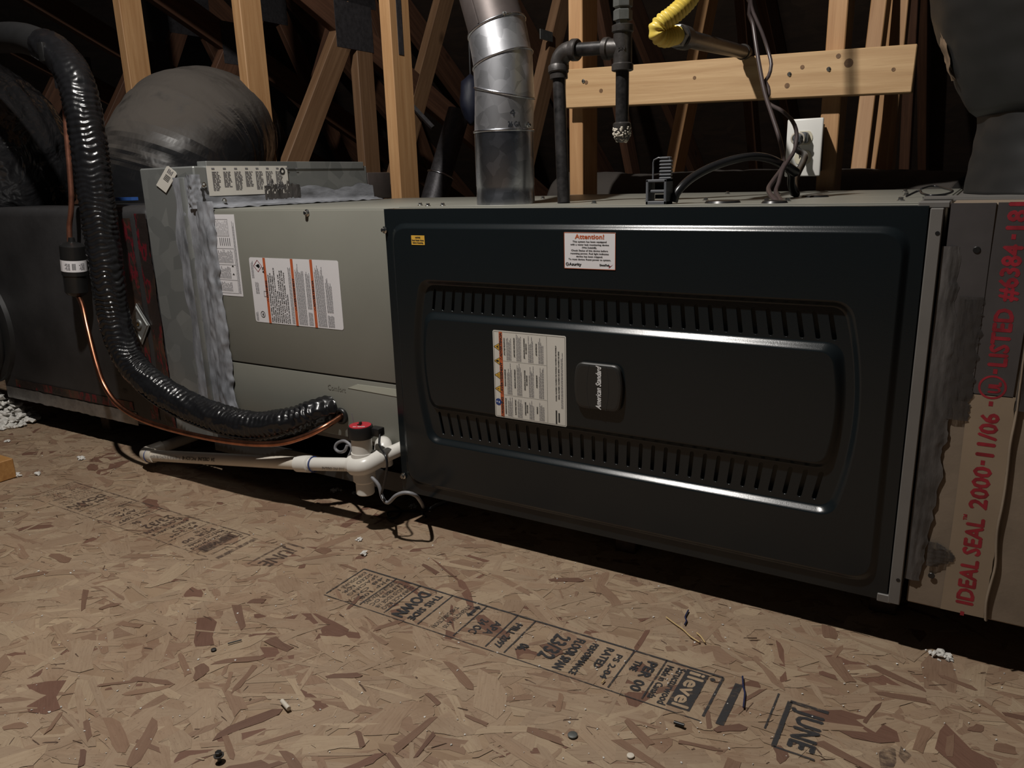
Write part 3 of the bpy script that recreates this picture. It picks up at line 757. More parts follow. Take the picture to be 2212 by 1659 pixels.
for (a0, a1), (sd, heads) in zip(cols, ((1, ('HAZARDOUS VOLTAGE!', 'FLAMMABLE VAPORS!', 'CARBON MONOXIDE|EXPOSURE!', 'WARNING!')), (2, ('TENSION DANGEREUSE!', 'VAPEURS INFLAMMABLES!', 'EXPOSITION AU MONOXYDE|DE CARBONE!', 'AVERTISSEMENT!')), (3, ('¡VOLTAJE PELIGROSO!', '¡VAPORES INFLAMABLES!', '¡EXPOSICIÓN A MONÓXIDO|DE CARBONO!', '¡ADVERTENCIA!')))):
    if sd > 1: P.line(M_INK, a0 - .0008, c0, a0 - .0008, c1, .0003)
    b = c1 - .0045; mid = (a0 + a1) / 2
    for i, hd in enumerate(heads):
        for ln in hd.split('|'): P.text(M_INK, ln, mid, b, .0034, min(.00155 * len(ln), (a1 - a0) * .92), 'c', bold=.00013); b -= .0036
        P.micro(M_INKGREY, a0 + .001, b - .0098, a1 - .001, b + .0016, .00195, .5, .35, sd * 10 + i); b -= .0155
P.line(M_INK, .003, c0 - .001, LW - .003, c0 - .001, .0003)
P.text(M_INK, 'MODEL NUMBER / NUMERO DE MODELE / NUMERO DE MODELO', .042, .0175, .0030, .092, bold=.00012); P.text(M_INK, 'SERIAL NUMBER / NUMERO DE SERIE / NUMERO DE SERIE', .045, .0125, .0030, .080, bold=.00012)
P.rect(M_INK, .003, .0175, .026, .0200); P.rect(M_INK, .006, .0125, .022, .0150)
P.micro(M_INKGREY, .030, .0045, .140, .0105, .0021, .45, .3, 77)
P.build('label_print', lb)

# right-hand flange strip with holes, lying at the door's edge
fl = boxo('edge_flange', (.8520, -.004, .000), (.8665, .03, .530), M_STRIP, fu, .001, 1, label='grey folded flange with two holes')
for px, py in ((2025, 504), (1940, 1253)):
    p = at(px, py, y=-.004); latheo('flange_hole', [(-.0004, .0026), (.002, .0020)], (p.x, -.004, p.z), (0, 1, 0), M_BLACKPL, fl, 12)
boxo('corner_tab', (.838, .002, .530), (.872, .05, .5375), M_STRIP, fu, .001, 1)
boxo('foot_tab', (.838, -.002, -.002), (.856, .03, .010), M_STRIP, fu, .001, 1)
# screws on the furnace
for px, py in ((831, 497), (872, 1028)): screw(at(px, py, y=-.001), (-.2, -1, 0), fu, .0052)
for x, y in ((.02, .08), (.06, .05), (.085, .06), (.36, .10), (.45, .55), (.52, .18), (.575, .44), (.63, .12), (.66, .12), (.78, .52), (.80, .30), (.81, .10), (.835, .20), (.10, .40)):
    screw((x, y, .5352), (0, 0, 1), fu, .0042)
# knock-out plugs on the top
latheo('knockout_plug', [(0, .026), (.003, .024), (.004, .018)], (.575, .085, .5352), (0, 0, 1), M_BLACKPL, fu, 24, label='black oval knockout plug')
latheo('wire_grommet', [(0, .018), (.003, .016), (.004, .010)], (.655, .060, .5352), (0, 0, 1), M_BLACKPL, fu, 20)
latheo('wire_grommet', [(0, .022), (.003, .019), (.004, .012)], (.665, .30, .5352), (0, 0, 1), M_BLACKPL, fu, 20)

# ---------------------------------------------------------------- evaporator coil cabinet
CY = .025
co = thing('coil_cabinet', 'grey-green evaporator coil cabinet with printed warning sheet beside the furnace', 'cabinet', (-.27, .36, FLOOR))
boxo('casing', (-.521, CY + .002, .080), (-.0005, .705, .5335), M_CASE, co, .002)
up = boxo('upper_panel', (-.515, CY - .004, .2085), (-.0005, CY + .004, .5305), M_CASE, co, .0012, 2)
lp = boxo('lower_panel', (-.515, CY - .003, .080), (-.0005, CY + .004, .2050), M_CASE, co, .0012, 2)
p = at(663, 458, y=CY - .004); screw((p.x, CY - .004, .5255), (0, -1, 0), co, .0055)
patch = [at(752, 838, y=CY - .003), at(772, 830, y=CY - .003), at(858, 841, y=CY - .003), at(858, 857, y=CY - .003)]
bm = bmesh.new(); poly_prism(bm, patch, (0, -1, 0), .0008); finish(bm, 'pale_patch', M_PATCH, co, label='pale bare patch on lower panel')
P = Print(frontmap(-.196, CY - .0034, .176)); P.text(M_CASE, 'Comfort', 0, 0, .016, .048, rot=-.02, lift=.0004); P.build('embossed_word', co)
YL = CY - .0042
lb = label_slab('warning_sheet', -.3855, .302, -.138, .4365, YL, M_PAPER, co, .005, 'white sheet with three orange warning bars')
P = Print(risemap(-.138, YL - .0008, .302)); LW, LH = .1345, .2475
def bar(b, w, s, a, ws):
    P.rect(M_INKORANGE, 0, b, LW, b + w); P.text(M_INK, s, a, b + w * .15, w * .95, ws, bold=.0004, lift=.0001)
    P.frame(M_INK, [(a - .0072, b + w * .1), (a - .0012, b + w * .1), (a - .0042, b + w * .85)], .0006, .0001)
bar(LH - .0475, .0070, 'WARNING', .052, .036); bar(LH - .1260, .0070, 'AVERTISSEMENT', .038, .058); bar(LH - .1790, .0070, 'ADVERTENCIA', .041, .053)
rn = random.Random(3)
for k, (s, w) in enumerate((('RISK OF FIRE. FLAMMABLE REFRIGERANT', .098), ('USED. REPAIR ONLY BY TRAINED SERVICE', .101), ('PERSONNEL. DO NOT PUNCTURE TUBING.', .097), ('DISPOSE OF PROPERLY IN ACCORDANCE', .112), ('WITH FEDERAL OR LOCAL', .066), ('REGULATIONS. KEEP CLEAR OF', .099), ('OBSTRUCTION. AUXILIARY DEVICES SOURCE', .107), ('SHALL NOT BE INSTALLED IN THE', .108), ('DUCT WORK OTHER THAN', .103), ('LISTED FOR USE WITH THE SPECIFIC', .060))):
    P.text(M_INK, s, .003, LH - .0535 - k * .0056, .0050, w, bold=.00012)
P.micro(M_INKGREY, .003, LH - .1175, .120, LH - .1085, .0027, .5, .1, 8)
P.micro(M_INKGREY, .003, LH - .1525, .128, LH - .128, .0024, .5, .25, 9); P.micro(M_INKGREY, .036, LH - .1700, .112, LH - .156, .0024, .5, .15, 12); P.micro(M_INKGREY, .003, LH - .1700, .030, LH - .156, .0024, .5, .1, 13)
P.micro(M_INKGREY, .003, LH - .2050, .126, LH - .181, .0024, .5, .2, 10); P.micro(M_INKGREY, .032, LH - .226, .100, LH - .208, .0024, .5, .3, 11); P.micro(M_INKGREY, .003, LH - .226, .027, LH - .208, .0024, .5, .1, 14)
P.frame(M_INKRED, [(.1175, LH - .0120), (.1295, LH - .0240), (.1175, LH - .0360), (.1055, LH - .0240)], .0010)
P.disc(M_INK, .1175, LH - .0262, .0040, 14); P.poly(M_INK, [(.114, LH - .0255), (.121, LH - .0255), (.1180, LH - .0175)])
P.text(M_INK, 'A2L', .103, LH - .0425, .0090, .0145, bold=.0003)
P.ring(M_INK, .0170, LH - .0245, .0056, .0068); P.text(M_INK, 'UL', .0170, LH - .0272, .0070, .0060, 'c', bold=.0002)
P.micro(M_INKGREY, .092, LH - .011, .130, LH - .003, .0024, .5, .2, 15); P.micro(M_INKGREY, .060, LH - .021, .085, LH - .010, .0027, .5, .1, 16); P.micro(M_INKGREY, .003, LH - .012, .022, LH - .003, .0024, .5, .2, 17)
P.frame(M_INKGREY, [(.055, LH - .0420), (.066, LH - .0420), (.066, LH - .0345), (.055, LH - .0345)], .0009)
P.build('label_print', lb)
# wiring sheet at the left, partly under the mastic
lb = label_slab('wiring_sheet', -.500, .353, -.4160, .5230, YL, M_PAPER, co, .0006, 'white data sheet half covered by mastic')
P = Print(risemap(-.416, YL - .0008, .353)); LW, LH = .170, .084
P.micro(M_INKGREY, .006, .003, .164, .011, .0022, .5, .3, 21); P.frame(M_INKGREY, [(.006, .012), (.10, .012), (.10, .070), (.006, .070)], .0006)
P.line(M_INKGREY, .034, .012, .034, .070, .0006); P.line(M_INKGREY, .066, .012, .066, .070, .0006); P.micro(M_INKGREY, .070, .016, .098, .068, .0038, .45, .3, 22); P.micro(M_INKGREY, .010, .030, .031, .068, .0038, .45, .3, 23); P.micro(M_INKGREY, .037, .030, .063, .068, .0038, .45, .3, 24)
for a in (.045, .062): P.poly(M_INK, [(a, .018), (a + .004, .0215), (a, .025)])
for k in range(6): P.line(M_INK, .106, .022 + k * .006, .122, .022 + k * .006, .0016)
P.frame(M_INKGREY, [(.126, .022), (.160, .022), (.160, .068), (.126, .068)], .0006); P.micro(M_INKGREY, .128, .024, .158, .066, .0046, .25, .2, 25)
P.build('label_print', lb)
# grommet for the liquid line
g = at(738, 898, y=CY - .004); bm = bmesh.new(); torus(bm, (g.x, CY - .006, g.z), (0, 1, 0), .0125, .0050, 24, 8)
lathe(bm, [(-.001, .0125), (.003, .0125)], (g.x, CY - .004, g.z), (0, 1, 0), 20)
finish(bm, 'rubber_grommet', M_BLACKPL, co, True, 'black rubber grommet')

# pan and sleepers underneath
pan = thing('drain_pan', 'dark shallow pan under the coil cabinet', 'pan', (-.26, .34, -.02))
bm = bmesh.new(); bx(bm, (-.56, .02, -.010), (-.01, .66, -.006))
finish(bm, 'pan_base', M_DARKBOARD, pan); boxo('pan_rim', (-.56, .014, -.012), (-.01, .02, .028), M_DARKBOARD, pan); boxo('pan_rim', (-.566, .014, -.012), (-.56, .66, .028), M_DARKBOARD, pan)
rail = tag(boxo('metal_rail', (-.50, .035, .066), (-.02, .075, .080), M_STRIP, None), 'grey metal rail along the underside of the coil cabinet', 'rail')
tag(boxo('coil_stand', (-.50, .09, -.006), (-.46, .60, .080), M_DARKBOARD, None), 'dark stand block under left half of the coil cabinet', 'block')
tag(boxo('coil_stand', (-.10, .09, -.006), (-.06, .60, .080), M_DARKBOARD, None), 'dark stand block under right half of the coil cabinet', 'block')
for x, s in ((-1.15, 'below the far-left black plenum'), (-.80, 'below the black plenum near its red tape'), (-.45, 'below the pan under the coil cabinet'), (-.10, 'below the joint of coil cabinet and furnace'), (.42, 'below the middle of the furnace'), (.84, 'below the right end of the furnace'), (1.30, 'below the duct-board plenum')):
    tag(boxo('wood_sleeper', (x - .019, .10, FLOOR), (x + .019, .68, (-.012 if -.6 < x < 0 else (.0025 if x > 0 else -.0005))), M_BLOCK, None, .002, 1), 'dark wood sleeper ' + s, 'sleeper', 'wood sleepers carrying the air handler')
# ---------------------------------------------------------------- sheet-metal transition left of the coil
tr = thing('duct_transition', 'galvanised sheet-metal duct transition smeared with grey mastic', 'duct', (-.61, .34, FLOOR + .09))
TX0, TX1, TY, TZ = -.705, -.522, .018, .622
bm = bmesh.new(); bx(bm, (TX0, TY, .004), (TX1, .56, TZ), .003, 1); finish(bm, 'duct_body', M_GALVDULL, tr)
boxo('top_flange', (TX1 - .028, .05, .615), (TX1 + .0025, .545, .632), M_GALVDULL, tr, .001, 1)
boxo('corner_seam', (TX1 - .045, TY - .006, .01), (TX1 - .028, TY + .004, .60), M_GALVDULL, tr, .003, 2)
boxo('rear_box', (TX1 - .10, .56, .5345), (TX1 + .001, .655, .605), M_FLUE, tr, .004, 2, label='brown stained sheet-metal box')
# thick mastic bead up the joint with the coil cabinet
def bead(u, v):
    z = .06 + .49 * u; w = .040 + .010 * noise.noise(Vector((u * 9, 1.3, 0))) + .006 * noise.noise(Vector((u * 26, 4, 0)))
    x = -.535 + (w + .018) * v; h = .008 * math.sin(PI * min(1, max(0, v))) ** .6 * (1 + .5 * noise.noise(Vector((u * 9, v * 4, 2)))) + .0022 * noise.noise(Vector((u * 22, v * 9, 7)))
    return Vector((x, CY - .006 - max(h, -.001), z))
lumpy_strip('mastic_bead', bead, 150, 22, M_MASTIC, tr, label='thick lumpy grey mastic bead')
def smear(u, v):
    z = .05 + .55 * u; x0 = -.600 + .020 * noise.noise(Vector((u * 6, 9, 0))); x = x0 + (TX1 + .004 - x0) * v
    return Vector((x, TY - .0012 - .003 * max(0, math.sin(PI * v)) * (1 + noise.noise(Vector((u * 18, v * 4, 1)))), z))
lumpy_strip('mastic_smear', smear, 110, 14, M_MASTIC, tr)
def topbead(u, v):
    y = .018 + .56 * u; a = v * PI / 2; top = .030 + .014 * noise.noise(Vector((u * 6, 0, 3))) + .006 * noise.noise(Vector((u * 17, 2, 3)))
    if v < .5: t = v / .5; return Vector((TX1 + .034 - .030 * t, y, .5345 + .001 + .006 * t + .003 * noise.noise(Vector((u * 24, v * 4, 5)))))
    t = (v - .5) / .5; return Vector((TX1 + .004 - .0028 * t + .0012 * noise.noise(Vector((u * 16, v * 5, 6))), y, .5415 + top * t))
lumpy_strip('mastic_bead', topbead, 150, 12, M_MASTIC_Y, tr, label='grey mastic fillet along the top joint')
def crown(u, v):
    z = .535 + .07 * u; return Vector((TX1 - .020 + .035 * v, .012 - .004 * math.sin(PI * v) + .004 * noise.noise(Vector((u * 8, v * 6, 0))) + .02 * max(0, v - .6), z))
lumpy_strip('mastic_smear', crown, 24, 12, M_MASTIC, tr)
def splash(u, v):
    y = .20 + .11 * u; top = .030 + .032 * abs(noise.noise(Vector((u * 7, 3.3, 0)))) * (1 - abs(2 * u - 1)) * 2; return Vector((TX1 + .0036 + .0015 * noise.noise(Vector((u * 20, v * 8, 0))), y, .548 + top * v))
lumpy_strip('mastic_smear', splash, 40, 8, M_MASTIC_D, tr)
# instruction label on the upstand, reading along Y (x-facing)
def xmap(x, y0, z0): return lambda a, b, l: (x + l, y0 + a, z0 + b)
ya, yb = at(448, 385, x=TX1 + .003).y, at(622, 385, x=TX1 + .003).y
lb = boxo('instruction_label', (TX1 + .0028, ya, .560), (TX1 + .0034, yb, .622), M_PAPER2, tr, 0, label='cream instruction sticker with columns of print')
P = Print(xmap(TX1 + .0040, ya, .560)); W, H = yb - ya, .062
for k in range(7):
    a = .012 + k * (W - .02) / 7; P.micro(M_INKGREY, a, .010 + .006 * (k % 2), a + (W - .02) / 7 - .008, H - .010, .0034, .5, .3, 40 + k)
for k in range(9): P.rect(M_INKGREY, .012 + k * .03, H - .007, .020 + k * .03, H - .004)
P.ring(M_INK, W - .016, H - .012, .004, .008); P.build('label_print', lb)
# tilted white bar-code tag
c = at(362, 387, y=TY); tg = []
ux, uz = Vector((.0235, 0, .0200)), Vector((-.0150, 0, .0085)); base = Vector((c.x, TY - .002, c.z))
bm = bmesh.new(); poly_prism(bm, [base + ux * s + uz * t for s, t in ((-1, -1), (.9, -1), (1, -.7), (1, .8), (.9, 1), (-1, 1))], (0, -1, 0), .0006); lb = finish(bm, 'barcode_tag', M_PAPER2, tr, label='tilted white bar-code tag')
P = Print(lambda a, b, l: tuple(base + ux * a + uz * b + Vector((0, -.001 - l, 0))))
for k in range(12): P.rect(M_INK, -.15 + k * .045, -.5, -.15 + k * .045 + (.012 + .016 * (k % 3 == 0)), .5)
P.micro(M_INKGREY, .5, -.6, .9, .6, .25, .5, .2, 3); P.build('label_print', lb)
for px, py in ((484, 434), (440, 400)): screw(at(px, py, x=TX1 + .003), (1, 0, 0), tr, .005)

# ---------------------------------------------------------------- black foil supply plenum at left
pl_ = thing('supply_plenum', 'black foil-faced supply plenum with red printed tape', 'duct', (-1.1, .36, 0))
bm = bmesh.new(); bx(bm, (-1.50, .02, 0), (-.706, .68, .540), .022, 4); finish(bm, 'plenum_body', M_FOIL, pl_, True, angle=.9)
def mat_redtape():
    mt, nt, b = nodes_of('red_lettered_tape'); setp(b, None, .3, .3)
    n = tex(nt, scale=34, detail=4, stretch=(1, 1, .35)); n2 = tex(nt, scale=8, detail=4)
    c = ramp(nt, n, [(.52, (.032, .024, .022)), (.56, (.17, .016, .024)), (.59, (.15, .015, .022)), (.62, (.032, .024, .022))])
    nt.links.new(mix(nt, c, (.10, .055, .032), ramp(nt, n2, [(.56, (0, 0, 0)), (.66, (.7, .7, .7))])), b.inputs['Base Color'])
    bump(nt, b, tex(nt, scale=40, detail=4), .6, .003); return mt
M_REDTAPE = mat_redtape()
def vtape(x0, x1, z0, z1, y, sd):
    def f(u, v):
        z = z0 + (z1 - z0) * u; return Vector((x0 + (x1 - x0) * v + .003 * noise.noise(Vector((u * 9, v, sd))), y - .0012 - .0016 * abs(noise.noise(Vector((u * 30, v * 5, sd)))), z))
    return f
lumpy_strip('printed_tape', vtape(-.800, -.768, .03, .515, .02, 1), 60, 6, M_REDTAPE, pl_, label='crinkled red printed tape'); lumpy_strip('printed_tape', vtape(-.750, -.708, .02, .525, .02, 2), 60, 6, M_REDTAPE, pl_, label='crinkled red printed tape')
def htape(u, v): return Vector((-1.48 + .62 * u, .0185 - .0016 * abs(noise.noise(Vector((u * 40, v * 4, 8)))), .004 + .034 * v + .003 * noise.noise(Vector((u * 20, 0, 1)))))
lumpy_strip('foil_tape', htape, 80, 6, M_FOILEDGE, pl_, label='crinkled silver foil tape along the lower edge')
def htape2(u, v): return Vector((-1.42 + .55 * u, .0186 - .001 * abs(noise.noise(Vector((u * 30, v * 4, 3)))), .042 + .022 * v))
lumpy_strip('printed_tape', htape2, 60, 4, M_REDTAPE, pl_)
P = Print(frontmap(-.905, .0175, .085)); P.text(M_INK, 'm', 0, 0, .022); P.line(M_INK, -.004, .04, -.004, .06, .002); P.build('tape_print', pl_)
c = at(303, 700, y=.018)
bm = bmesh.new(); s = .039
def sq(k, y): return [bm.verts.new((c.x + k * s * math.cos(a) * 1.0, y, c.z + k * s * math.sin(a) * 1.28)) for a in [PI / 2 * i + .0 for i in range(4)]]
R_ = [sq(1.0, .017), sq(1.0, .0150), sq(.90, .0146), sq(.84, .0125), sq(.74, .0125), sq(.70, .0146), sq(.45, .0146)]
for a, b in zip(R_, R_[1:]):
    for i in range(4): bm.faces.new((a[i], a[(i + 1) % 4], b[(i + 1) % 4], b[i]))
bm.faces.new(R_[-1]); lathe(bm, [(0, .012), (.003, .0105), (.003, .006), (.001, .0055)], (c.x, .0147, c.z), (0, -1, 0), 20)
dp = finish(bm, 'diamond_washer', M_GALVDULL, pl_, label='diamond-shaped metal washer plate'); latheo('rivet', [(0, .003), (.003, .0028), (.004, .001)], (c.x, .0137, c.z), (0, -1, 0), M_BRASS, dp, 12)
tag(boxo('blue_strip', at(225, 434, y=.20), at(283, 426, y=.20) + Vector((0, .02, 0)), M_BLUETAPE, None), 'thin blue strip on top of the black plenum', 'strip')
o_ = bpy.data.objects['blue_strip']

# round take-off at far left
rt = thing('round_takeoff', 'dark round duct take-off on the black plenum at left edge', 'duct', (-1.5, .02, .3))
c = at(-36, 705, y=.02)
latheo('collar', [(0, .165), (.012, .163), (.016, .150)], (c.x, .02, c.z), (0, -1, 0), M_CANVAS, rt, 40)
bm = bmesh.new(); tube(bm, smooth_path([(c.x, .02, c.z, .145), (c.x - .02, -.10, c.z - .005, .147), (c.x - .08, -.22, c.z - .02, .15), (c.x - .22, -.36, c.z - .03, .15)], .008), 48, lambda s, a, i: .003 * noise.noise(Vector((s * 30, math.cos(a) * 2, math.sin(a) * 2))))
finish(bm, 'duct_sleeve', M_CANVAS, rt, True)

# ---------------------------------------------------------------- flexible ducts
def wrinkle(amp, f1, f2, sd, tw=0):
    def f(s, a, i):
        q = Vector((s * f1 + tw * a, math.cos(a) * f2 + sd, math.sin(a) * f2)); n = noise.noise(q) + .5 * noise.noise(q * 2.1)
        n3 = noise.noise(q * .45 + Vector((5, 0, 0)))
        return amp * (n - abs(n) * .6 + n3 * 1.2)
    return f
def folds(amp, f1, f2, sd, tw=0):
    def f(s, a, i):
        q = Vector((s * f1 + tw * a, math.cos(a) * f2 + sd, math.sin(a) * f2)); n = 0; w = 1; k = 1
        for o_ in range(3): n += w * (.45 - abs(noise.noise(q * k))); w *= .5; k *= 2.07
        return amp * n * (.55 + .9 * noise.noise(q * .3 + Vector((9, 0, 0)))) + amp * .9 * noise.noise(q * .35)
    return f
d1 = thing('flex_duct', 'glossy black wrinkled flex duct at the left edge behind the copper line', 'duct', at(20, 455, y=.22))
bm = bmesh.new()
tube(bm, smooth_path([(*at(15, 450, y=.23), .165), (*at(10, 430, y=.22), .178), (*at(-5, 360, y=.20), .188), (*at(-40, 280, y=.19), .188), (*at(-130, 210, y=.20), .185), (*at(-300, 160, y=.25), .185), (*at(-500, 150, y=.35), .185)], .006), 140, folds(.030, 10, 3.2, 3))
finish(bm, 'duct_jacket', M_WRAP, d1, True)
d2 = thing('flex_duct', 'dusty bulging black flex duct behind the arched insulated line', 'duct', at(380, 430, y=.55))
bm = bmesh.new()
tube(bm, smooth_path([(*at(372, 430, y=.50), .185), (*at(375, 400, y=.50), .205), (*at(398, 335, y=.55), .213), (*at(440, 298, y=.68), .212), (*at(492, 300, y=.95), .20), (*at(528, 335, y=1.25), .18)], .006), 140, folds(.0125, 24, .6, 8, .25))
finish(bm, 'duct_jacket', M_WRAPDUST, d2, True)
d3 = thing('flex_duct', 'dull black flex duct collar rising at the right edge', 'duct', (1.08, .33, .536))
bm = bmesh.new()
def dull(s, a, i): return .006 * noise.noise(Vector((s * 14, math.cos(a) * 2.4, math.sin(a) * 2.4))) + .003 * noise.noise(Vector((s * 40, math.cos(a) * 5, math.sin(a) * 5)))
tube(bm, smooth_path([(1.072, .34, .538, .196), (1.072, .34, .56, .194), (1.072, .34, .62, .190), (1.072, .34, .652, .188)], .004), 120, dull); finish(bm, 'duct_collar', M_CANVAS, d3, True)
bm = bmesh.new()
tube(bm, smooth_path([(1.072, .34, .648, .190), (1.072, .34, .656, .200), (1.072, .34, .70, .226), (1.072, .34, .76, .250), (1.070, .34, .83, .268), (1.066, .34, .95, .290), (1.062, .34, 1.1, .302), (1.06, .36, 1.3, .30)], .006), 120, dull); jk = finish(bm, 'duct_jacket', M_CANVAS, d3, True)
def torn(u, v):
    px = 2003 + 42 * u ** 1.1 + (v * 22) * (1 - .5 * u) * (.7 + .6 * abs(noise.noise(Vector((u * 7, 2, 0))))); py = -10 + 205 * u
    z = 1.06 - .36 * u; k = (z - .70) / .36; cxx = 1.072 - .010 * k; r = .222 + .078 * min(1, k * 1.1) ** .8 + .006
    ang = math.radians(186 + 10 * v * (.7 + .6 * abs(noise.noise(Vector((u * 7, 2, 0))))) + 3 * noise.noise(Vector((u * 9, v, 3))))
    r += .006 * noise.noise(Vector((u * 18, v * 6, 1)))
    return Vector((cxx + r * math.cos(ang), .34 + r * math.sin(ang), z))
lumpy_strip('torn_liner', torn, 50, 8, M_KRAFT, jk, label='torn brown kraft liner showing at the seam')
# grey duct lying behind the furnace
d4 = thing('flex_duct', 'grey dusty duct lying low behind the furnace', 'duct', at(1400, 400, y=1.15))
bm = bmesh.new(); tube(bm, smooth_path([(*at(1230, 455, y=1.2), .12), (*at(1420, 468, y=1.12), .125), (*at(1650, 472, y=1.10), .13), (*at(1900, 482, y=1.08), .13), (*at(2080, 500, y=1.0), .13)], .008), 60, wrinkle(.004, 20, 2, 5))
finish(bm, 'duct_jacket', mat_wrap('grey_dusty_jacket', (.022, .020, .018), (.05, .042, .036), .6, 8, (1, 1, 1), .3, .02, .8), d4, True)

# ---------------------------------------------------------------- return plenum of duct board at right
rp = thing('return_plenum', 'tan duct-board return plenum with red-lettered tape at right', 'duct', (1.25, .36, 0))
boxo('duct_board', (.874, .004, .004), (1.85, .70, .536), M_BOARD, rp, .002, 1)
boxo('foil_facing', (.873, .0015, .300), (.919, .01, .5355), M_TAPEDARK, rp, label='dull grey foil facing')
boxo('foil_facing', (.872, .08, .5355), (1.85, .70, .5375), M_STRIP, rp)
def tape_low(u, v):
    z = .006 + .300 * u; return Vector((.915 + .0015 * math.sin(u * 3) + .050 * v + (.0025 * noise.noise(Vector((u * 14, 0, 1))) if v > .9 else 0), .0022, z))
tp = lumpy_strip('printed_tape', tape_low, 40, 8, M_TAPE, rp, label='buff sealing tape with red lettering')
def tape_up(u, v):
    z = .305 + .231 * u; return Vector((.917 + .045 * v + .004 * u, .0022, z))
lumpy_strip('printed_tape', tape_up, 30, 8, M_TAPEDARK, rp, label='grey upper length of the lettered tape')
P = Print(risemap(.9505, .0020, 0.0))
def tp_text(s, p0, p1, sz=.027, b=0): 
    z0, z1 = at(*p0, y=0).z, at(*p1, y=0).z; P.text(M_INKRED, s, z0, b, sz, z1 - z0, bold=.0010)
tp_text('IDEAL SEAL', (2072, 1303), (2098, 1120)); tp_text('2000', (2100, 1098), (2118, 1010)); tp_text('11/06', (2122, 985), (2138, 895)); tp_text('LISTED', (2140, 790), (2162, 668)); tp_text('#6384', (2165, 650), (2192, 530)); tp_text('181', (2200, 495), (2212, 438))
P.text(M_INKRED, '™', at(2085, 1118, y=0).z - .004, .016, .010, bold=.0002)
for q in ((2058, 1322), (2118, 1000), (2130, 872), (2134, 802), (2198, 512)):
    z = at(*q, y=0).z; P.rect(M_INKRED, z - .003, .008, z + .003, .0125)
z = at(2128, 836, y=0).z; P.ring(M_INKRED, z, .011, .0125, .0150); P.text(M_INKRED, 'UL', z, .0025, .018, .013, 'c', bold=.0008)
P.build('tape_lettering', tp)
# smeared mastic, seam and holes
def rm(x0, z0, z1, wfun, sd, th=.003, lean=0):
    def f(u, v):
        z = z0 + (z1 - z0) * u; w = wfun(u) + .006 * noise.noise(Vector((u * 16, 0, sd))) + .003 * noise.noise(Vector((u * 50, 1, sd)))
        return Vector((x0 + lean * u + w * v, .0012 - th * max(0, math.sin(PI * min(1, v + .08))) ** .5 * (1 + .6 * noise.noise(Vector((u * 12, v * 5, sd)))), z))
    return f
lumpy_strip('mastic_smear', rm(.869, .04, .485, lambda u: .018 + .010 * math.sin(PI * u), 1, .0018), 120, 12, M_MASTIC_D, rp, label='dark brushed mastic smear')
lumpy_strip('mastic_smear', rm(.893, .27, .425, lambda u: .026, 2, .0012), 60, 8, M_SMEAR, rp); lumpy_strip('mastic_smear', rm(.892, .065, .10, lambda u: .022 * math.sin(PI * u) + .010, 3, .0014), 30, 8, M_SMEAR, rp)
lumpy_strip('mastic_smear', rm(.965, .29, .47, lambda u: .03 + .05 * math.sin(PI * u), 5, .002), 60, 10, M_SMEAR, rp)
def seam(u, v): return Vector((.9655 + .004 * v + .003 * noise.noise(Vector((u * 10, 0, 9))), .0016 - .003 * math.sin(PI * v), .004 + .53 * u))
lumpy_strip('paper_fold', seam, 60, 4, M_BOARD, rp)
for px, py in ((2110, 540), (2012, 1244)):
    p = at(px, py, y=.0008); latheo('screw_hole', [(0, .0042), (.0006, .0036)], (p.x, .0012, p.z), (0, -1, 0), M_BLACKPL, rp, 14)
# loose flap and wire loop on the right end of the furnace top
tag(tubeo('wire_loop', [at(1958, 424, y=.22), at(1985, 412, y=.24), at(1992, 418, y=.20), at(2010, 422, y=.18), at(2040, 420, y=.19), at(2058, 413, y=.24), at(2040, 407, y=.28), at(2015, 402, y=.30), at(1990, 408, y=.26)], M_CORD, None, .004, 8, .0016), 'thin black wire loop at the right end of furnace top', 'wire')
tag(boxo('foil_flap', (.835, .11, .5362), (1.0, .20, .5385), M_STRIP, None), 'loose grey foil flap at the plenum corner', 'flap')
# ---------------------------------------------------------------- refrigerant lines
rl = thing('refrigerant_line', 'thick black wrapped refrigerant line arching down to the coil cabinet', 'pipe', at(712, 880, y=CY))
def V4(px, py, y, r): return (*at(px, py, y=y), r)
foam = [V4(-90, 100, .06, .034), V4(-20, 84, .03, .034), V4(50, 83, .01, .034), V4(112, 106, -.01, .0335)]
wrapp = [V4(96, 98, -.006, .036), V4(125, 115, -.012, .0362), V4(160, 165, -.025, .0362), V4(178, 230, -.035, .0362), V4(192, 310, -.042, .036), V4(207, 420, -.05, .0358), V4(222, 520, -.055, .035), V4(235, 610, -.058, .034), V4(250, 700, -.06, .033), V4(282, 780, -.06, .032), V4(340, 838, -.06, .0315), V4(430, 888, -.058, .031), V4(540, 920, -.05, .030), V4(625, 912, -.030, .0285), V4(680, 893, -.004, .0275), V4(702, 886, .012, .027), V4(716, 881, .026, .0265)]
tubeo('foam_sleeve', foam, M_FOAM, rl, .006, 30, label='smooth grey-black foam sleeve')
def ribs(s, a, i):
    ph = s / .0125 * 2 * PI + 1.6 * math.sin(a + 1) + 7.5 * noise.noise(Vector((s * 15, math.cos(a) * 1.4, math.sin(a) * 1.4)))
    k = .35 + .65 * max(0, min(1, .6 + 1.2 * noise.noise(Vector((s * 9, a * .6, 4))))); k *= min(1, max(.08, (s - .08) / .12))
    return .0019 * k * (abs(math.sin(ph / 2)) * 2 - 1) + .0026 * noise.noise(Vector((s * 38, math.cos(a) * 4, math.sin(a) * 4)))
tubeo('vinyl_wrap', wrapp, M_LINEWRAP, rl, .0022, 48, rfun=ribs, label='glossy ribbed black vinyl wrap')
sp = smooth_path(wrapp[9:], .012)
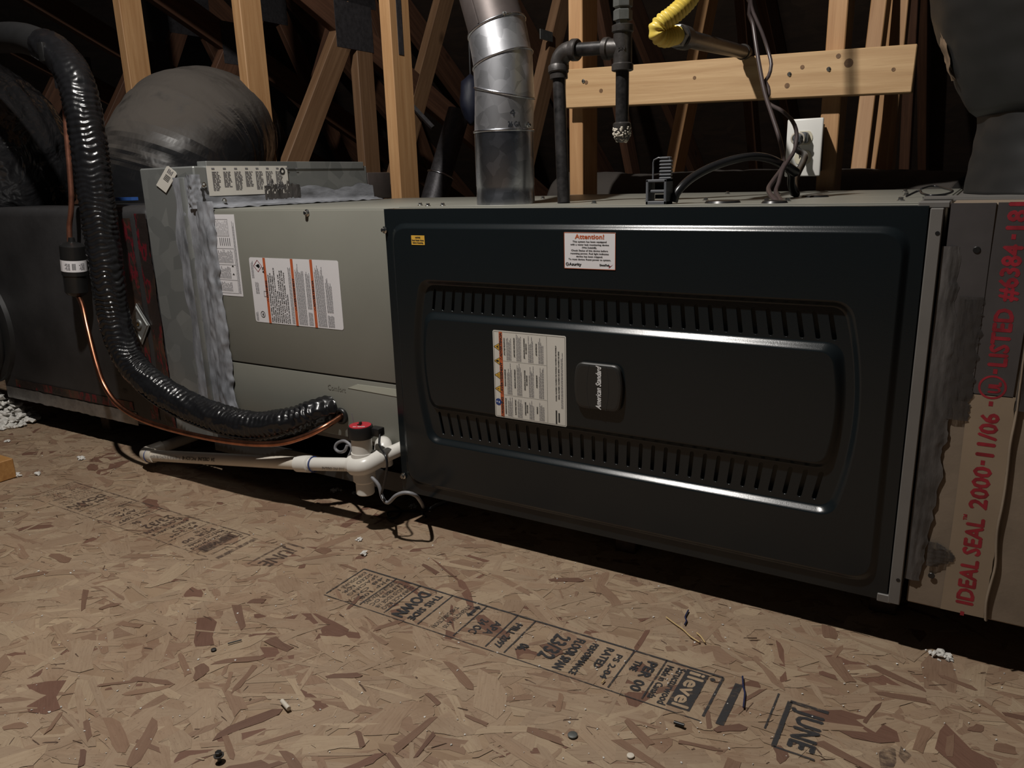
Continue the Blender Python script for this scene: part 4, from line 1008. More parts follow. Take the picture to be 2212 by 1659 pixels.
tubeo('tape_seam', [(q[0], q[1] - q[3] * .80, q[2] - q[3] * .62) for q in sp[::3]], M_LINEWRAP, rl, .006, 8, .0035)
ct = at(108, 104, y=-.03); boxo('tape_end', (ct.x - .012, -.052, ct.z - .03), (ct.x + .008, -.040, ct.z + .01), M_BLACKPL, rl, .003)

ll = thing('liquid_line', 'thin copper liquid line with black filter drier in front of the plenum', 'pipe', at(738, 898, y=CY))
tubeo('copper_tube', [at(60, 90, y=.05), at(105, 125, y=.035), at(130, 170, y=.02), at(140, 228, y=.0), at(145, 300, y=-.005), at(153, 400, y=-.012), at(154, 450, y=-.016), at(150, 490, y=-.018), at(151, 528, y=-.02)], M_COPPERDULL, ll, .008, 12, .0062, lambda s, a, i: .0006 * noise.noise(Vector((s * 40, a, 0))))
d0, d1_ = at(155, 522, y=-.02), at(166, 636, y=-.022); ax = d1_ - d0; L = ax.length
dr = latheo('filter_drier', [(-.010, .0065), (0, .008), (.004, .020), (.010, .0275), (L * .62, .0280), (L * .63, .0262), (L * .66, .0258), (L * .94, .0258), (L, .020), (L + .006, .008)], d0, ax, M_BLACKPL, ll, 36, 'black filter drier canister')
# paper band around the canister
bm = bmesh.new(); axn = ax.normalized(); e1, e2 = basis(axn); c0 = d0 + axn * (L * .33); c1 = d0 + axn * (L * .54); prev = None
for k in range(25):
    a = 2 * PI * k / 24; dvec = (e1 * math.cos(a) + e2 * math.sin(a)) * .0284; cur = (bm.verts.new(c0 + dvec), bm.verts.new(c1 + dvec))
    if prev: bm.faces.new((prev[0], cur[0], cur[1], prev[1]))
    prev = cur
bl = finish(bm, 'drier_label', M_PAPER, dr, True, 'white bar-code label')
fd = (CAM - (c0 + c1) / 2); fd = (fd - axn * fd.dot(axn)).normalized(); sd = axn.cross(fd).normalized(); cm = (c0 + c1) / 2
def cyl(a, b, l): th = a / .0287; return tuple(cm + (fd * math.cos(th) + sd * math.sin(th)) * (.0287 + l) - axn * b)
P = Print(cyl)
for k in range(9): P.rect(M_INK, -.003 + k * .0009, -.008, -.003 + k * .0009 + (.0004 if k % 3 else .0007), .007)
P.micro(M_INKGREY, -.024, -.009, -.010, .008, .0028, .5, .3, 2); P.micro(M_INKGREY, .009, -.009, .022, .008, .0028, .5, .3, 4); P.build('label_print', bl)
tubeo('copper_tube', [d1_ - ax.normalized() * .004, at(178, 660, y=-.03), at(188, 705, y=-.045), at(208, 785, y=-.062), at(228, 838, y=-.068), at(262, 880, y=-.072), at(320, 912, y=-.075), at(420, 940, y=-.078), at(520, 957, y=-.078), at(600, 958, y=-.070), at(660, 942, y=-.05), at(705, 920, y=-.025), at(738, 899, y=.018)], M_COPPER, ll, .008, 12, .0060)
sl = smooth_path([(*at(668, 939, y=-.046), .0066), (*at(700, 922, y=-.028), .0066)], .01); bm = bmesh.new(); tube(bm, sl, 12); finish(bm, 'brazed_joint', M_BLACKPL, ll, True, 'soot-black brazed joint')

# ---------------------------------------------------------------- PVC drain with float switch
dn = thing('drain_line', 'white PVC condensate drain with tee in front of the coil cabinet', 'pipe', at(780, 1060, y=-.05))
PR = .01335
a_ = at(332, 984, y=-.044); b_ = at(664, 1002, y=-.0485); c_ = at(752, 1006, y=-.050); t_ = at(785, 1004, y=-.050)
tubeo('pipe', [a_, b_], M_PVC2, dn, .1, 24, PR, label='off-white drain pipe with black print')
tubeo('pipe', [b_, t_], M_PVC, dn, .1, 24, PR)
ud = (b_ - a_).normalized()
latheo('coupling', [(0, .0145), (.002, .0172), (.036, .0172), (.038, .0145)], at(643, 1001, y=-.0485), ud, M_PVC, dn, 28)
bm = bmesh.new(); torus(bm, at(678, 1003, y=-.049), ud, .0150, .0014); finish(bm, 'blue_cement_ring', M_BLUE, dn, True, 'blue cement ring'); bm = bmesh.new(); torus(bm, at(324, 984, y=-.044), ud, .0160, .0012); finish(bm, 'blue_cement_ring', M_BLUE, dn, True, 'blue cement ring')
e_ = at(316, 982, y=-.040)
tubeo('elbow', [a_ + ud * .004, a_ - ud * .006, e_ + Vector((-.006, .006, 0)), e_ + Vector((-.004, .030, .002)), e_ + Vector((.0, .045, .004))], M_PVC2, dn, .004, 24, .0168)
tubeo('pipe', [e_ + Vector((0, .04, .004)), e_ + Vector((.01, .30, .014))], M_PVC2, dn, .05, 20, PR)
# tee: vertical barrel, run to the back
tz = t_.z
latheo('tee_barrel', [(-.058, .0160), (-.056, .0175), (-.034, .0175), (-.030, .0215), (.022, .0215), (.026, .0212), (.026, .0190)], t_, (0, 0, 1), M_PVC, dn, 32)
latheo('switch_riser', [(.02, .0195), (.060, .0195)], t_, (0, 0, 1), M_PVC, dn, 32)
latheo('tee_socket', [(0, .0150), (.002, .0172), (.030, .0172)], t_ - ud * .034, ud, M_PVC, dn, 28)
pe = at(872, 966, y=.022); pd = (pe - (t_ + Vector((.016, -.012, 0)))).normalized(); t0 = t_ + Vector((0, -.014, .002))
tubeo('elbow', [t0 - ud * .012, t0 + ud * .004, t0 + ud * .012 + pd * .004, t0 + ud * .014 + pd * .016, t0 + ud * .014 + pd * .034], M_PVC, dn, .004, 28, .0178)
tubeo('pipe', [t0 + ud * .014 + pd * .028, pe], M_PVC, dn, .05, 24, PR)
q = at(828, 970, y=.0); tubeo('elbow', [q + Vector((-.02, .02, -.012)), q + Vector((-.012, .014, .003)), q + Vector((.002, 0, .004)), q + Vector((.004, -.004, -.012)), q + Vector((.004, -.004, -.03))], M_PVC, dn, .004, 24, .0165)
# pipe print, upside down
mid = at(420, 989, y=-.1); n_ = Vector((0, -1, .18)).normalized(); upv = Vector((0, .18, 1)).normalized()
pc = a_ + (b_ - a_) * .30
P = Print(lambda a, b, l: tuple(a_ + (b_ - a_) * .47 - ud * a - upv * b + n_ * (PR + .0004 + l)))
P.text(M_INK, '3/4  CRESLINE  PVC-SCH 40', -.0, -.004, .0105, .115, bold=.0002); P.text(M_INKGREY, 'PR 480 PSI @ 73F ASTM D1785 NSF-PW', .122, -.0035, .009, .12)
P2 = Print(lambda a, b, l: tuple(t_ - ud * (.04 + a) - upv * (b + .006) + n_ * (PR * .92 + l))); P2.text(M_INK, '1-1/2  PVC  CRESLINE', 0, 0, .007, .058); P.build('pipe_print', dn); P2.build('pipe_print', dn)

sw = thing('float_switch', 'black float switch with red disc on the drain tee', 'switch', t_ + Vector((0, 0, .055)))
c = t_ + Vector((0, 0, .055))
latheo('switch_cap', [(0, .0225), (.001, .0238), (.020, .0238), (.023, .0225)], c, (0, 0, 1), M_BLACKPL, sw, 36)
rd = latheo('red_disc', [(.0222, .0205), (.0242, .0205), (.0246, .019)], c, (0, 0, 1), M_RED, sw, 32, 'red printed disc')
bm = bmesh.new(); bx(bm, c + Vector((-.002, -.002, .024)), c + Vector((.002, .004, .030)), .0008, 1); bx(bm, c + Vector((-.004, -.004, .0244)), c + Vector((.004, -.001, .0262))); finish(bm, 'pointer', M_BLACKPL, sw)
P = Print(lambda a, b, l: (c.x + a * .87 - b * .5, c.y + a * .5 + b * .87, c.z + .0248 + l)); P.text(M_INKWHITE, 'SS1 SERIES', 0, -.0135, .0052, .022, 'c', bold=.0002); P.build('disc_print', rd)
boxo('plug_body', c + Vector((.016, .004, .004)), c + Vector((.040, .022, .020)), M_BLACKPL, sw, .002)
tubeo('antenna_wire', [c + Vector((-.020, .004, .02)), c + Vector((-.021, .004, .032)), c + Vector((-.023, .004, .043))], M_GREYWIRE, sw, .004, 6, .0009)
tubeo('switch_cord', [c + Vector((.038, .010, .010)), at(820, 962, y=-.058), at(833, 985, y=-.075), at(836, 1010, y=-.078), at(830, 1045, y=-.075), at(824, 1068, y=-.072), at(832, 1082, y=-.065), at(850, 1092, z=FLOOR + .006), at(862, 1098, z=FLOOR + .006), at(866, 1108, z=FLOOR + .005), at(852, 1119, z=FLOOR + .005), at(838, 1116, z=FLOOR + .005), at(840, 1106, z=FLOOR + .005), at(870, 1104, z=FLOOR + .005), at(905, 1104, z=FLOOR + .006), at(920, 1116, z=FLOOR + .005)], M_CORD, sw, .006, 8, .0022, label='thin black cord')
tag(tubeo('coiled_cable', [at(752, 990, y=-.01), at(760, 968, y=-.01), at(745, 953, y=-.01), at(729, 957, y=-.01), at(724, 968, y=-.012), at(732, 976, y=-.016), at(744, 974, y=-.05), at(750, 962, y=-.05)], M_GREYWIRE, None, .004, 10, .0032), 'grey cable curling in a small loop left of the float switch', 'cable')
tag(tubeo('grey_cable', [at(802, 1030, y=-.06), at(818, 1048, y=-.06), at(826, 1075, y=-.06), at(838, 1086, y=-.07), at(856, 1070, y=-.075), at(876, 1064, y=-.07), at(897, 1070, y=-.06), at(910, 1086, y=-.016), at(916, 1097, z=FLOOR + .006), at(930, 1098, z=FLOOR + .006), at(945, 1090, z=FLOOR + .006), at(975, 1078, z=FLOOR + .006)], M_GREYWIRE, None, .006, 10, .0035), 'grey cable looping under the lower left corner of the furnace', 'cable')

# ---------------------------------------------------------------- galvanised vent
vp = thing('vent_pipe', 'shiny galvanised vent pipe with jointed elbow rising from the furnace', 'pipe', (.178, .125, .5352))
VR = .0508; VX, VY = .178, .122
def vring(c, axd, n, r, seg=48):
    axd = Vector(axd).normalized(); e1 = axd.cross(Vector((0, 1, 0))).normalized(); e2 = Vector((0, 1, 0)); e1 = e2.cross(axd).normalized(); n = Vector(n).normalized(); out = []
    for k in range(seg):
        a = 2 * PI * k / seg; d = e1 * (math.cos(a) * r) + e2 * (math.sin(a) * r); d -= axd * (d.dot(n) / axd.dot(n)); out.append(Vector(c) + d)
    return out
def gore(name, rings, mat, label=None):
    bm = bmesh.new(); RR = [[bm.verts.new(p) for p in r] for r in rings]
    for a, b in zip(RR, RR[1:]):
        for i in range(len(a)): j = (i + 1) % len(a); bm.faces.new((a[i], a[j], b[j], b[i]))
    return finish(bm, name, mat, vp, True, label)
def seam_bead(ring, r, mat):
    bm = bmesh.new(); n = len(ring); c = sum(ring, Vector()) / n; nrm = (ring[0] - c).cross(ring[n // 4] - c).normalized(); T = []
    for p in ring:
        d = (p - c).normalized(); T.append([bm.verts.new(p + d * (r * math.cos(2 * PI * j / 8)) + nrm * (r * math.sin(2 * PI * j / 8))) for j in range(8)])
    for i in range(n):
        for j in range(8): bm.faces.new((T[i][j], T[(i + 1) % n][j], T[(i + 1) % n][(j + 1) % 8], T[i][(j + 1) % 8]))
    return finish(bm, 'seam_bead', mat, vp, True)
Z = Vector((0, 0, 1)); B0 = Vector((VX, VY, .5352)); B1 = Vector((*at(1090, 284, y=VY).xy, at(1090, 284, y=VY).z)); B1 = Vector((VX, VY, B1.z))
S1 = at(1090, 201, y=VY); S2 = at(1086, 132, y=VY + .002); S3 = at(1073, 62, y=VY + .008); S4 = at(1018, -130, y=VY + .06); S4 = S3 + (S4 - S3) * 1.25
tilt = lambda a: (math.sin(math.radians(a)), 0, math.cos(math.radians(a)))
gore('base_collar', [vring(B0, Z, Z, VR * 1.01), vring(B0 + Z * .016, Z, Z, VR * 1.01), vring(B0 + Z * .018, Z, Z, VR), vring(B0 + Z * .030, Z, Z, VR), vring(B0 + Z * .032, Z, Z, VR * 1.008), vring(B1, Z, Z, VR * 1.008)], M_GALV)
seam_bead(vring(B1, Z, Z, VR), .0024, M_GALV)
gore('elbow_gore', [vring(B1, Z, Z, VR), vring(S1, (S1 - B1), tilt(13), VR)], M_GALVG); seam_bead(vring(S1, S1 - B1, tilt(13), VR), .0022, M_GALV)
gore('elbow_gore', [vring(S1, S2 - S1, tilt(13), VR), vring(S2, S2 - S1, tilt(-17), VR)], M_GALVG); seam_bead(vring(S2, S2 - S1, tilt(-17), VR), .0020, M_GALV)
gore('elbow_gore', [vring(S2, S3 - S2, tilt(-17), VR * 1.0), vring(S3, S3 - S2, tilt(-20), VR * .985)], M_GALVG); seam_bead(vring(S3, S3 - S2, tilt(-20), VR * .985), .0022, M_GALV)
up_ = gore('upper_pipe', [vring(S3, S4 - S3, tilt(-20), VR * .96), vring(S4, S4 - S3, tilt(-20), VR * .96)], M_FLUE, 'brown-grey upper vent pipe')
tubeo('lock_seam', [Vector((p.x - .004, p.y - VR * .97, p.z)) for p in (S3 + (S4 - S3) * .01, S3 + (S4 - S3) * .5, S4)], M_FLUE, up_, .03, 6, .0016)
def vcyl(zc, th0): return lambda a, b, l: (VX + (VR * 1.004 + l) * math.sin(th0 + a / VR), VY - (VR * 1.004 + l) * math.cos(th0 + a / VR), zc + b)
P = Print(vcyl(at(1112, 248, y=VY - VR).z, math.radians(52))); P.text(M_GALV, '4"', 0, 0, .019, .014, 'c', lift=.0012, bold=.0006); P.text(M_GALV, '26 GA', 0, -.017, .012, .022, 'c', lift=.0012, bold=.0005); P.build('embossed_size', vp)
screw(S2 + Vector((-VR, -.004, .006)), (-1, -.2, 0), vp, .004); screw(B1 + Vector((VR, -.004, .008)), (1, -.2, 0), vp, .004)
screw(at(1090, 30, y=VY - VR), (0, -1, .3), vp, .0035)

# ---------------------------------------------------------------- black iron gas pipe
gp = thing('gas_pipe', 'black iron gas riser with elbow, tee and capped drip leg', 'pipe', (.29, .128, .5352))
GY = .150; r0 = Vector((.290, .128, .5352)); r1 = at(1207, 165, y=GY); el = at(1216, 122, y=GY); nh = at(1300, 104, y=GY); tc_ = at(1345, 104, y=GY - .005)
tubeo('riser', [r0, (r0 + r1) / 2, r1], M_IRONPIPE, gp, .05, 18, .01065)
elb = [r1 + (r1 - r0).normalized() * -.004, at(1207, 148, y=GY), at(1211, 126, y=GY), at(1224, 112, y=GY), at(1240, 108, y=GY)]
tubeo('elbow_fitting', elb, M_IRON, gp, .004, 22, .0150)
v1 = (r1 - r0).normalized(); latheo('elbow_band', [(-.008, .0158), (-.006, .0172), (.003, .0172), (.005, .0160)], at(1206, 148, y=GY), v1, M_IRON, gp, 26)
hx = (tc_ - at(1240, 108, y=GY)).normalized(); latheo('elbow_band', [(-.005, .0160), (-.003, .0172), (.006, .0172), (.008, .0158)], at(1240, 108, y=GY), hx, M_IRON, gp, 26)
tubeo('nipple', [at(1238, 108, y=GY), at(1310, 103, y=GY - .004)], M_IRONPIPE, gp, .05, 18, .01065)
dz = Vector((at(1346, 160, y=GY).x - at(1345, 80, y=GY).x, 0, at(1346, 160, y=GY).z - at(1345, 80, y=GY).z)).normalized()
dz = Vector((0, 0, -1))
latheo('tee_fitting', [(-.034, .0150), (-.033, .0172), (-.024, .0172), (-.022, .0148), (.022, .0148), (.024, .0172), (.033, .0172), (.034, .0150)], tc_, dz, M_IRON, gp, 28)
latheo('tee_branch', [(0, .014), (.022, .0148), (.024, .0172), (.032, .0172), (.033, .0150)], tc_, -hx, M_IRON, gp, 26)
dl0 = tc_ + dz * .030; dl1 = Vector((tc_.x, tc_.y, at(1346, 270, y=GY).z)); tubeo('drip_leg', [dl0, (dl0 + dl1) / 2, dl1], M_IRONPIPE, gp, .05, 18, .01065)
cp = latheo('pipe_cap', [(-.004, .0115), (-.002, .0145), (.012, .0150), (.014, .0142), (.021, .0125), (.026, .0085), (.0275, .002)], dl1, dz, M_IRON, gp, 26)
bm = bmesh.new()
for k in range(90):
    a = random.uniform(-2.6, 1.4); z = random.uniform(.004, .026); rr = .0132 if z < .015 else .0132 - (z - .015) * .55
    blob(bm, dl1 + dz * z + Vector((math.cos(a) * rr, math.sin(a) * rr, 0)), (.0026, .0026, .0024), k, 1)
finish(bm, 'thread_sealant', M_SEALANT, cp, True, 'crusty white thread sealant')
latheo('hex_nut', [(.030, .0105), (.040, .0110), (.0405, .0150), (.054, .0150), (.056, .0125), (.058, .0120), (.060, .0155), (.080, .0155), (.082, .0120)], tc_, -dz, M_ZINC, gp, 6, 'grey hex flare fitting', .3)
tubeo('upper_tube', [tc_ - dz * .078, tc_ - dz * .25, tc_ - dz * .38], M_ZINC, gp, .05, 16, .0098)
P = Print(lambda a, b, l: (tc_.x + a * .86 + .0, tc_.y - .0152 - l + a * .3, tc_.z + b)); P.text(M_IRON, '2IN', .004, -.004, .008, .013, 'c', lift=.0012, bold=.0004); P.build('cast_mark', gp)

# yellow gas tube on iron stub
yg = thing('gas_tube', 'yellow corrugated gas tube bending to a black iron stub', 'pipe', at(1605, 112, y=.73))
s0, s1 = at(1470, 80, y=.13), at(1612, 114, y=.735)
tubeo('iron_stub', [s0, s1], M_IRONPIPE, yg, .1, 18, .0133)
sd_ = (s1 - s0).normalized(); latheo('coupling', [(0, .0150), (.002, .0175), (.040, .0175), (.042, .0150)], s0 - sd_ * .01, sd_, M_IRON, yg, 24)
latheo('coupling', [(0, .0150), (.002, .0162), (.016, .0162), (.018, .0140)], s1 - sd_ * .05, sd_, M_IRON, yg, 20)
latheo('brass_nut', [(0, .012), (.002, .0165), (.018, .0165), (.020, .013)], s0 - sd_ * .034, sd_, M_ZINC, yg, 6, angle=.3)
yp = [s0 - sd_ * .020, s0 - sd_ * .040, at(1440, 82, y=.072), at(1426, 78, y=.060), at(1419, 66, y=.055), at(1428, 51, y=.058), at(1450, 35, y=.068), at(1472, 16, y=.08), at(1492, -8, y=.095), at(1515, -60, y=.12), at(1525, -150, y=.16)]
tubeo('corrugated_tube', yp, M_YELLOW, yg, .0011, 24, .0122, lambda s, a, i: .0014 * math.sin(s / .0058 * 2 * PI))

# ---------------------------------------------------------------- outlet, cords and wires
ot = thing('wall_outlet', 'white outlet plate fixed beside an upright', 'outlet', at(1738, 320, y=.70))
c0 = at(1702, 263, y=.694); c1 = at(1775, 378, y=.694); cx0, cx1, cz0, cz1 = c0.x, c0.x + .072, c1.z - .002, c1.z + .1145
OY = .694
boxo('outlet_box', (cx0 + .008, OY + .005, cz0 + .01), (cx1 - .010, OY + .07, cz1 - .01), M_NAVY, ot)
pt = boxo('cover_plate', (cx0, OY - .005, cz0), (cx1, OY + .002, cz1), M_WHITEPL, ot, .003, 3)
ocx, ocz = (cx0 + cx1) / 2, (cz0 + cz1) / 2
for s in (1, -1):
    zc = ocz + s * .0195; pts = []
    for k in range(24):
        a = 2 * PI * k / 24; pts.append(Vector((ocx + .0170 * math.cos(a), OY - .0048, zc + max(-.0135, min(.0135, .0170 * math.sin(a))))))
    bm = bmesh.new(); poly_prism(bm, pts, (0, -1, 0), .0022); fc = finish(bm, 'receptacle_face', M_IVORY, ot)
    P = Print(frontmap(ocx, OY - .0072, zc)); P.rect(M_BLACKPL, -.0075, -.002, -.0055, .006); P.rect(M_BLACKPL, .0055, -.002, .0072, .005); P.disc(M_BLACKPL, 0, -.0075, .0028, 12)
    P.build('socket_slot', fc)
pc_ = thing('power_cord', 'black power cord arching from the furnace top to the outlet', 'cord', (.50, .08, .536))
plg = Vector((ocx - .004, OY - .007, ocz + .0195))
bm = bmesh.new(); bx(bm, plg + Vector((-.014, -.026, -.011)), plg + Vector((.014, 0, .011)), .004); bx(bm, plg + Vector((-.008, -.048, -.014)), plg + Vector((.006, -.022, .004)), .004); finish(bm, 'plug', M_GREYPL, pc_, True, 'grey moulded plug', angle=.9)
bm = bmesh.new(); torus(bm, plg + Vector((-.002, -.03, -.002)), (0, 1, .4), .0125, .0022, 20, 6); finish(bm, 'plug_band', M_PVC2, pc_, True)
tubeo('cord', [plg + Vector((-.001, -.045, -.010)), plg + Vector((.003, -.055, -.024)), at(1738, 335, y=.56), at(1734, 352, y=.50), at(1724, 372, y=.42), at(1716, 390, y=.36), at(1716, 408, y=.32), at(1720, 419, y=.31), at(1714, 416, y=.30), at(1709, 396, y=.29), at(1708, 372, y=.27), at(1690, 356, y=.24), at(1660, 342, y=.20), at(1625, 338, y=.17), at(1580, 346, y=.14), at(1535, 362, y=.115), at(1498, 382, y=.09), at(1474, 402, y=.07), at(1460, 420, y=.062), at(1455, 436, y=.060)], M_CORD, pc_, .006, 14, .0062)
tubeo('cord_tie', [at(1698, 358, y=.252), at(1712, 368, y=.262), at(1718, 372, y=.272)], M_CORD, pc_, .006, 10, .0078)
# strain-relief clamp
q = Vector((.489, .052, .5352))
cl_ = thing('cable_clamp', 'grey nylon cable clamp gripping the cord on furnace top', 'clamp', q)
bm = bmesh.new()
for lo_, hi_ in (((-.016, -.014, 0), (-.012, .014, .036)), ((.012, -.014, 0), (.016, .014, .036)), ((-.016, -.014, .032), (.016, .014, .036)), ((-.016, -.014, 0), (.016, .014, .005)), ((-.012, -.010, .017), (.012, .010, .021))): bx(bm, q + Vector(lo_), q + Vector(hi_), .0008, 1)
finish(bm, 'clamp_frame', M_GREYPL, cl_)
bm = bmesh.new(); bx(bm, q + Vector((-.008, .004, .022)), q + Vector((.008, .010, .030))); bx(bm, q + Vector((-.008, .004, .008)), q + Vector((.008, .010, .014))); finish(bm, 'clamp_jaw', M_BLACKPL, cl_)
bm = bmesh.new()
for k in range(7):
    z = .036 + k * .0048; w = .0095 if k < 6 else .007; bx(bm, q + Vector((-.002, .002, z)), q + Vector((-.002 + 2 * w, .010, z + .0030)), .001, 1)
bx(bm, q + Vector((.000, .004, .034)), q + Vector((.014, .012, .068)), .001, 1); finish(bm, 'ribbed_tongue', M_GREYPL, cl_)
tubeo('wire_bail', [q + Vector((-.014, .01, .0)), q + Vector((-.014, .01, .050)), q + Vector((-.013, .01, .064)), q + Vector((-.006, .01, .067)), q + Vector((.0, .01, .066))], M_GREYPL, cl_, .005, 6, .0012)

def wire(name, pts, r, mat, label, cat='wire', seg=8, group=None): return tag(tubeo(name, pts, mat, None, .008, seg, r), label, cat, group)
G = 'brown thermostat wires hanging by the outlet'
wire('thermostat_wire', [at(1600, -700, y=.42), at(1606, -250, y=.41), at(1612, -30, y=.40), at(1620, 5, y=.40), at(1618, 30, y=.40), at(1626, 50, y=.40), at(1632, 90, y=.39), at(1640, 140, y=.37), at(1652, 200, y=.34), at(1668, 250, y=.31), at(1684, 300, y=.28), at(1692, 340, y=.25), at(1690, 362, y=.22), at(1672, 388, y=.18), at(1660, 408, y=.14), at(1668, 425, y=.09), at(1683, 441, y=.062)], .0036, M_BROWNWIRE, 'brown wire hanging straight in front of the brace to furnace top', group=G)
wire('thermostat_wire', [at(1612, -700, y=.42), at(1618, -250, y=.41), at(1622, -30, y=.40), at(1624, 15, y=.40), at(1632, 38, y=.40), at(1646, 70, y=.40), at(1658, 105, y=.40), at(1666, 140, y=.39), at(1660, 165, y=.38), at(1653, 175, y=.37), at(1659, 188, y=.36), at(1661, 204, y=.35), at(1655, 214, y=.34), at(1664, 226, y=.33), at(1690, 240, y=.31), at(1712, 262, y=.29), at(1721, 290, y=.27), at(1716, 325, y=.25), at(1702, 348, y=.23)], .0032, M_BROWNWIRE, 'brown wire bowing outward across the outlet plate', group=G)
wire('thermostat_wire', [at(1702, 348, y=.23), at(1690, 368, y=.20), at(1682, 395, y=.17), at(1676, 415, y=.14), at(1686, 432, y=.09), at(1690, 442, y=.064)], .0034, M_BROWNWIRE, 'short brown wire below the outlet entering furnace top', group=G)

# background pieces seen between the trusses
bf = thing('background_flue', 'dim grey metal flue leaning in the shadows left of the vent pipe', 'pipe', at(940, 430, y=1.45))
fa, fb, fc_ = at(935, 440, y=1.40), at(952, 378, y=1.44), at(992, 240, y=1.52)
tubeo('lower_flue', [fa, fb], M_GUSSET, bf, .05, 24, .050); tubeo('upper_flue', [fb, fc_], M_GUSSET, bf, .05, 24, .044)
bm = bmesh.new(); torus(bm, fb, fc_ - fb, .050, .004); finish(bm, 'flue_ring', M_GALV, bf, True)
boxo('steel_clip', at(1166, 84, x=-.575) , at(1192, 70, x=-.575) + Vector((.004, 0, 0)), M_ZINC, bpy.data.objects['roof_truss.002'])
nv = thing('navy_bundle', 'dim navy bundle behind the galvanised vent pipe', 'bundle', at(1012, 265, y=1.1))
bm = bmesh.new(); blob(bm, at(1018, 215, y=1.1), (.035, .04, .075), 3, 3, .15); finish(bm, 'bundle_cover', M_NAVY, nv, True); bc = at(1018, 215, y=1.1); tubeo('hanging_cord', [bc + Vector((0, 0, .06)), bc + Vector((0, 0, .8)), bc + Vector((0, 0, 1.68))], M_CORD, nv, .2, 6, .003)
tag(tubeo('steel_strap', [at(786, 132, y=1.6), at(860, 198, y=1.62), at(935, 276, y=1.64)], M_GUSSET, None, .1, 4, .011), 'dim steel strap slanting behind the pale upright', 'strap')
# ---------------------------------------------------------------- insulation and litter on the floor
rn = random.Random(21)
def heap(name, pts, mat, label, cat='insulation', stuff=True, rot=0):
    bm = bmesh.new()
    for i, (p, s) in enumerate(pts):
        r = bmesh.ops.create_icosphere(bm, subdivisions=1, radius=1)['verts']
        sc_ = (rn.uniform(.6, 1.5), rn.uniform(.6, 1.5), rn.uniform(.35, .8))
        for v in r: k_ = s * (1 + .9 * noise.noise(v.co * 1.7 + Vector((i * 1.3, 0, 0)))); v.co = Vector(p) + Vector((v.co.x * sc_[0], v.co.y * sc_[1], v.co.z * sc_[2])) * k_
    o = finish(bm, name, mat, None, False); tag(o, label, cat)
    if stuff: o['kind'] = 'stuff'
    return o
def scatter(px, py, rx, ry, n, s0, s1, hmax=.01):
    c = at(px, py, z=FLOOR); out = []
    for i in range(n):
        a = rn.uniform(0, 2 * PI); k = rn.random() ** .5; s = rn.uniform(s0, s1); h = (1 - k) * hmax
        out.append((Vector((c.x + rx * k * math.cos(a), c.y + ry * k * math.sin(a), FLOOR + .001 + s * .6 + h * rn.random())), s))
    return out
c = at(10, 915, z=FLOOR)
heap('insulation_heap', scatter(-10, 905, .17, .09, 700, .005, .012, .10), M_FLUFF, 'loose white insulation heap at left edge under the plenum')
for i, (px, py, rx, n, what) in enumerate(((175, 993, .012, 26, 'left of the white drain elbow'), (32, 1030, .016, 26, 'beside the orange board'), (85, 1026, .010, 16, 'right of the orange board'), (15, 955, .010, 14, 'just below the insulation heap'), (770, 1068, .010, 14, 'below the drain tee'), (725, 1062, .014, 18, 'between the shadows below the drain'), (893, 1097, .010, 14, 'beside the loop of black cord'), (2030, 1420, .016, 18, 'at the shadow edge below the right plenum'), (775, 1168, .006, 8, 'on bright board above the large stamp'), (785, 1200, .005, 6, 'just behind the stamp line'))):
    heap('insulation_tuft', scatter(px, py, rx, rx * .7, n, .002, .0045, .006), M_FLUFF, 'small white insulation tuft ' + what, 'insulation', False)
# tiny flecks all over
fl = []
for i in range(520):
    px, py = rn.uniform(0, 2200), 985 + 670 * rn.random() ** 1.2; p = at(px, py, z=FLOOR)
    if p.y > .03: continue
    fl.append((Vector((p.x, p.y, FLOOR + .0018)), rn.uniform(.0005, .0014)))
heap('floor_flecks', fl, M_FLUFF, 'tiny pale flecks scattered over the board floor', 'debris')
def litter(name, px_pts, r, mat, label, cat):
    return tag(tubeo(name, [at(x, y, z=FLOOR + .003 + r) for x, y in px_pts], mat, None, .004, 8, r), label, cat)
M_BLUEWIRE = mat_plain('blue_wire', (.02, .025, .07), .4); M_YELWIRE = mat_plain('yellow_wire', (.5, .36, .17), .5)
litter('wire_scrap', [(1487, 1318), (1480, 1333), (1483, 1340), (1479, 1349)], .0012, M_BLUEWIRE, 'short blue wire scrap near the furnace shadow', 'wire')
litter('wire_scrap', [(1604, 1461), (1606, 1485), (1609, 1497), (1606, 1528)], .0012, M_BLUEWIRE, 'longer blue wire scrap left of the JUNE stamp', 'wire')
litter('wire_scrap', [(1439, 1333), (1455, 1345), (1476, 1360), (1492, 1375), (1511, 1387)], .0011, M_YELWIRE, 'long yellow wire scrap beside the short blue one', 'wire')
litter('wire_scrap', [(1505, 1367), (1514, 1375), (1523, 1388)], .0011, M_YELWIRE, 'short yellow wire scrap at the end of the long one', 'wire')
litter('tube_scrap', [(1456, 1560), (1478, 1567)], .0022, M_BLACKPL, 'short black tube scrap on the stamp', 'scrap')
litter('twig', [(492, 1390), (522, 1382)], .0010, M_BLACKPL, 'thin black sliver on the bare board at left', 'scrap')
litter('yellow_crumb', [(1300, 1475), (1306, 1468)], .0010, M_YELWIRE, 'tiny yellow crumb on the stamp lettering', 'scrap')
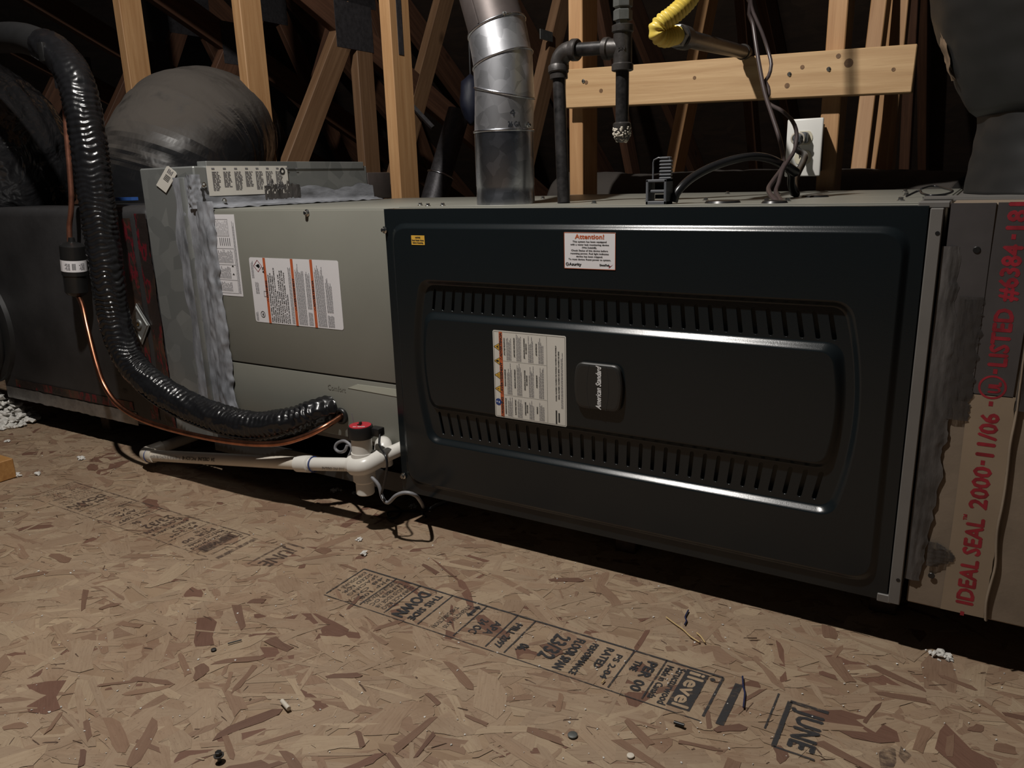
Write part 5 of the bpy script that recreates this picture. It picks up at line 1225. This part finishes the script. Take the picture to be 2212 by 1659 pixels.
tag(tubeo('pvc_scrap', [at(609, 1514, z=FLOOR + .006), at(624, 1531, z=FLOOR + .006)], M_PVC2, None, .02, 10, .0030), 'small cream plug lying on the board at lower left', 'scrap')
# loose hex screw in the foreground and fasteners in the board
p = at(475, 1648, z=FLOOR); lsx = thing('loose_screw', 'black hex-head screw standing in the foreground board', 'screw', (p.x, p.y, FLOOR))
latheo('shank', [(-.004, .0022), (.012, .0024)], (p.x, p.y, FLOOR), (0, 0, 1), M_BLACKPL, lsx, 10); latheo('washer', [(.010, .0060), (.0112, .0060)], (p.x, p.y, FLOOR), (0, 0, 1), M_IRON, lsx, 16); latheo('hex_head', [(.011, .0042), (.0155, .0040), (.016, .003)], (p.x, p.y, FLOOR), (0, 0, 1), M_BLACKPL, lsx, 6, angle=.3)
for px, py, mt, r, s in ((1237, 1592, M_ZINC, .0062, 'dull round nail head below the stamp'), (1362, 1637, M_PVC2, .0045, 'pale screw head near the bottom edge'), (462, 1407, M_IRON, .0040, 'dark nail head near the thin black sliver'), (1700, 1540, M_IRON, .0001, None)):
    if s is None: continue
    p = at(px, py, z=FLOOR); bm = bmesh.new(); lathe(bm, [(-.006, r * .4), (.0022, r * .5), (.0026, r), (.0038, r * .95), (.0044, r * .6)], (p.x, p.y, FLOOR), (0, 0, 1), 16); tag(finish(bm, 'nail_head', mt, None, True, angle=.6), s, 'nail')
# glinting torn foil scrap under the drain pipe
bm = bmesh.new(); p = at(432, 1014, z=FLOOR); poly_prism(bm, [p + Vector(v) for v in ((-.012, -.004, .004), (.006, -.008, .007), (.014, .004, .010), (-.002, .008, .005))], (0, 0, 1), .0008); tag(finish(bm, 'foil_scrap', M_GALV, None), 'glinting foil scrap under the white drain pipe', 'scrap')
# orange board end at the left edge
ob = thing('wood_board', 'orange board end cut off by the left edge', 'lumber', at(0, 1040, z=FLOOR))
c = at(20, 1038, z=FLOOR); boxo('board', (c.x - .35, c.y - .02, FLOOR + .002), (c.x, c.y + .018, FLOOR + .050), M_ENDWOOD, ob, .002, 1)
# joint in the subfloor near the left
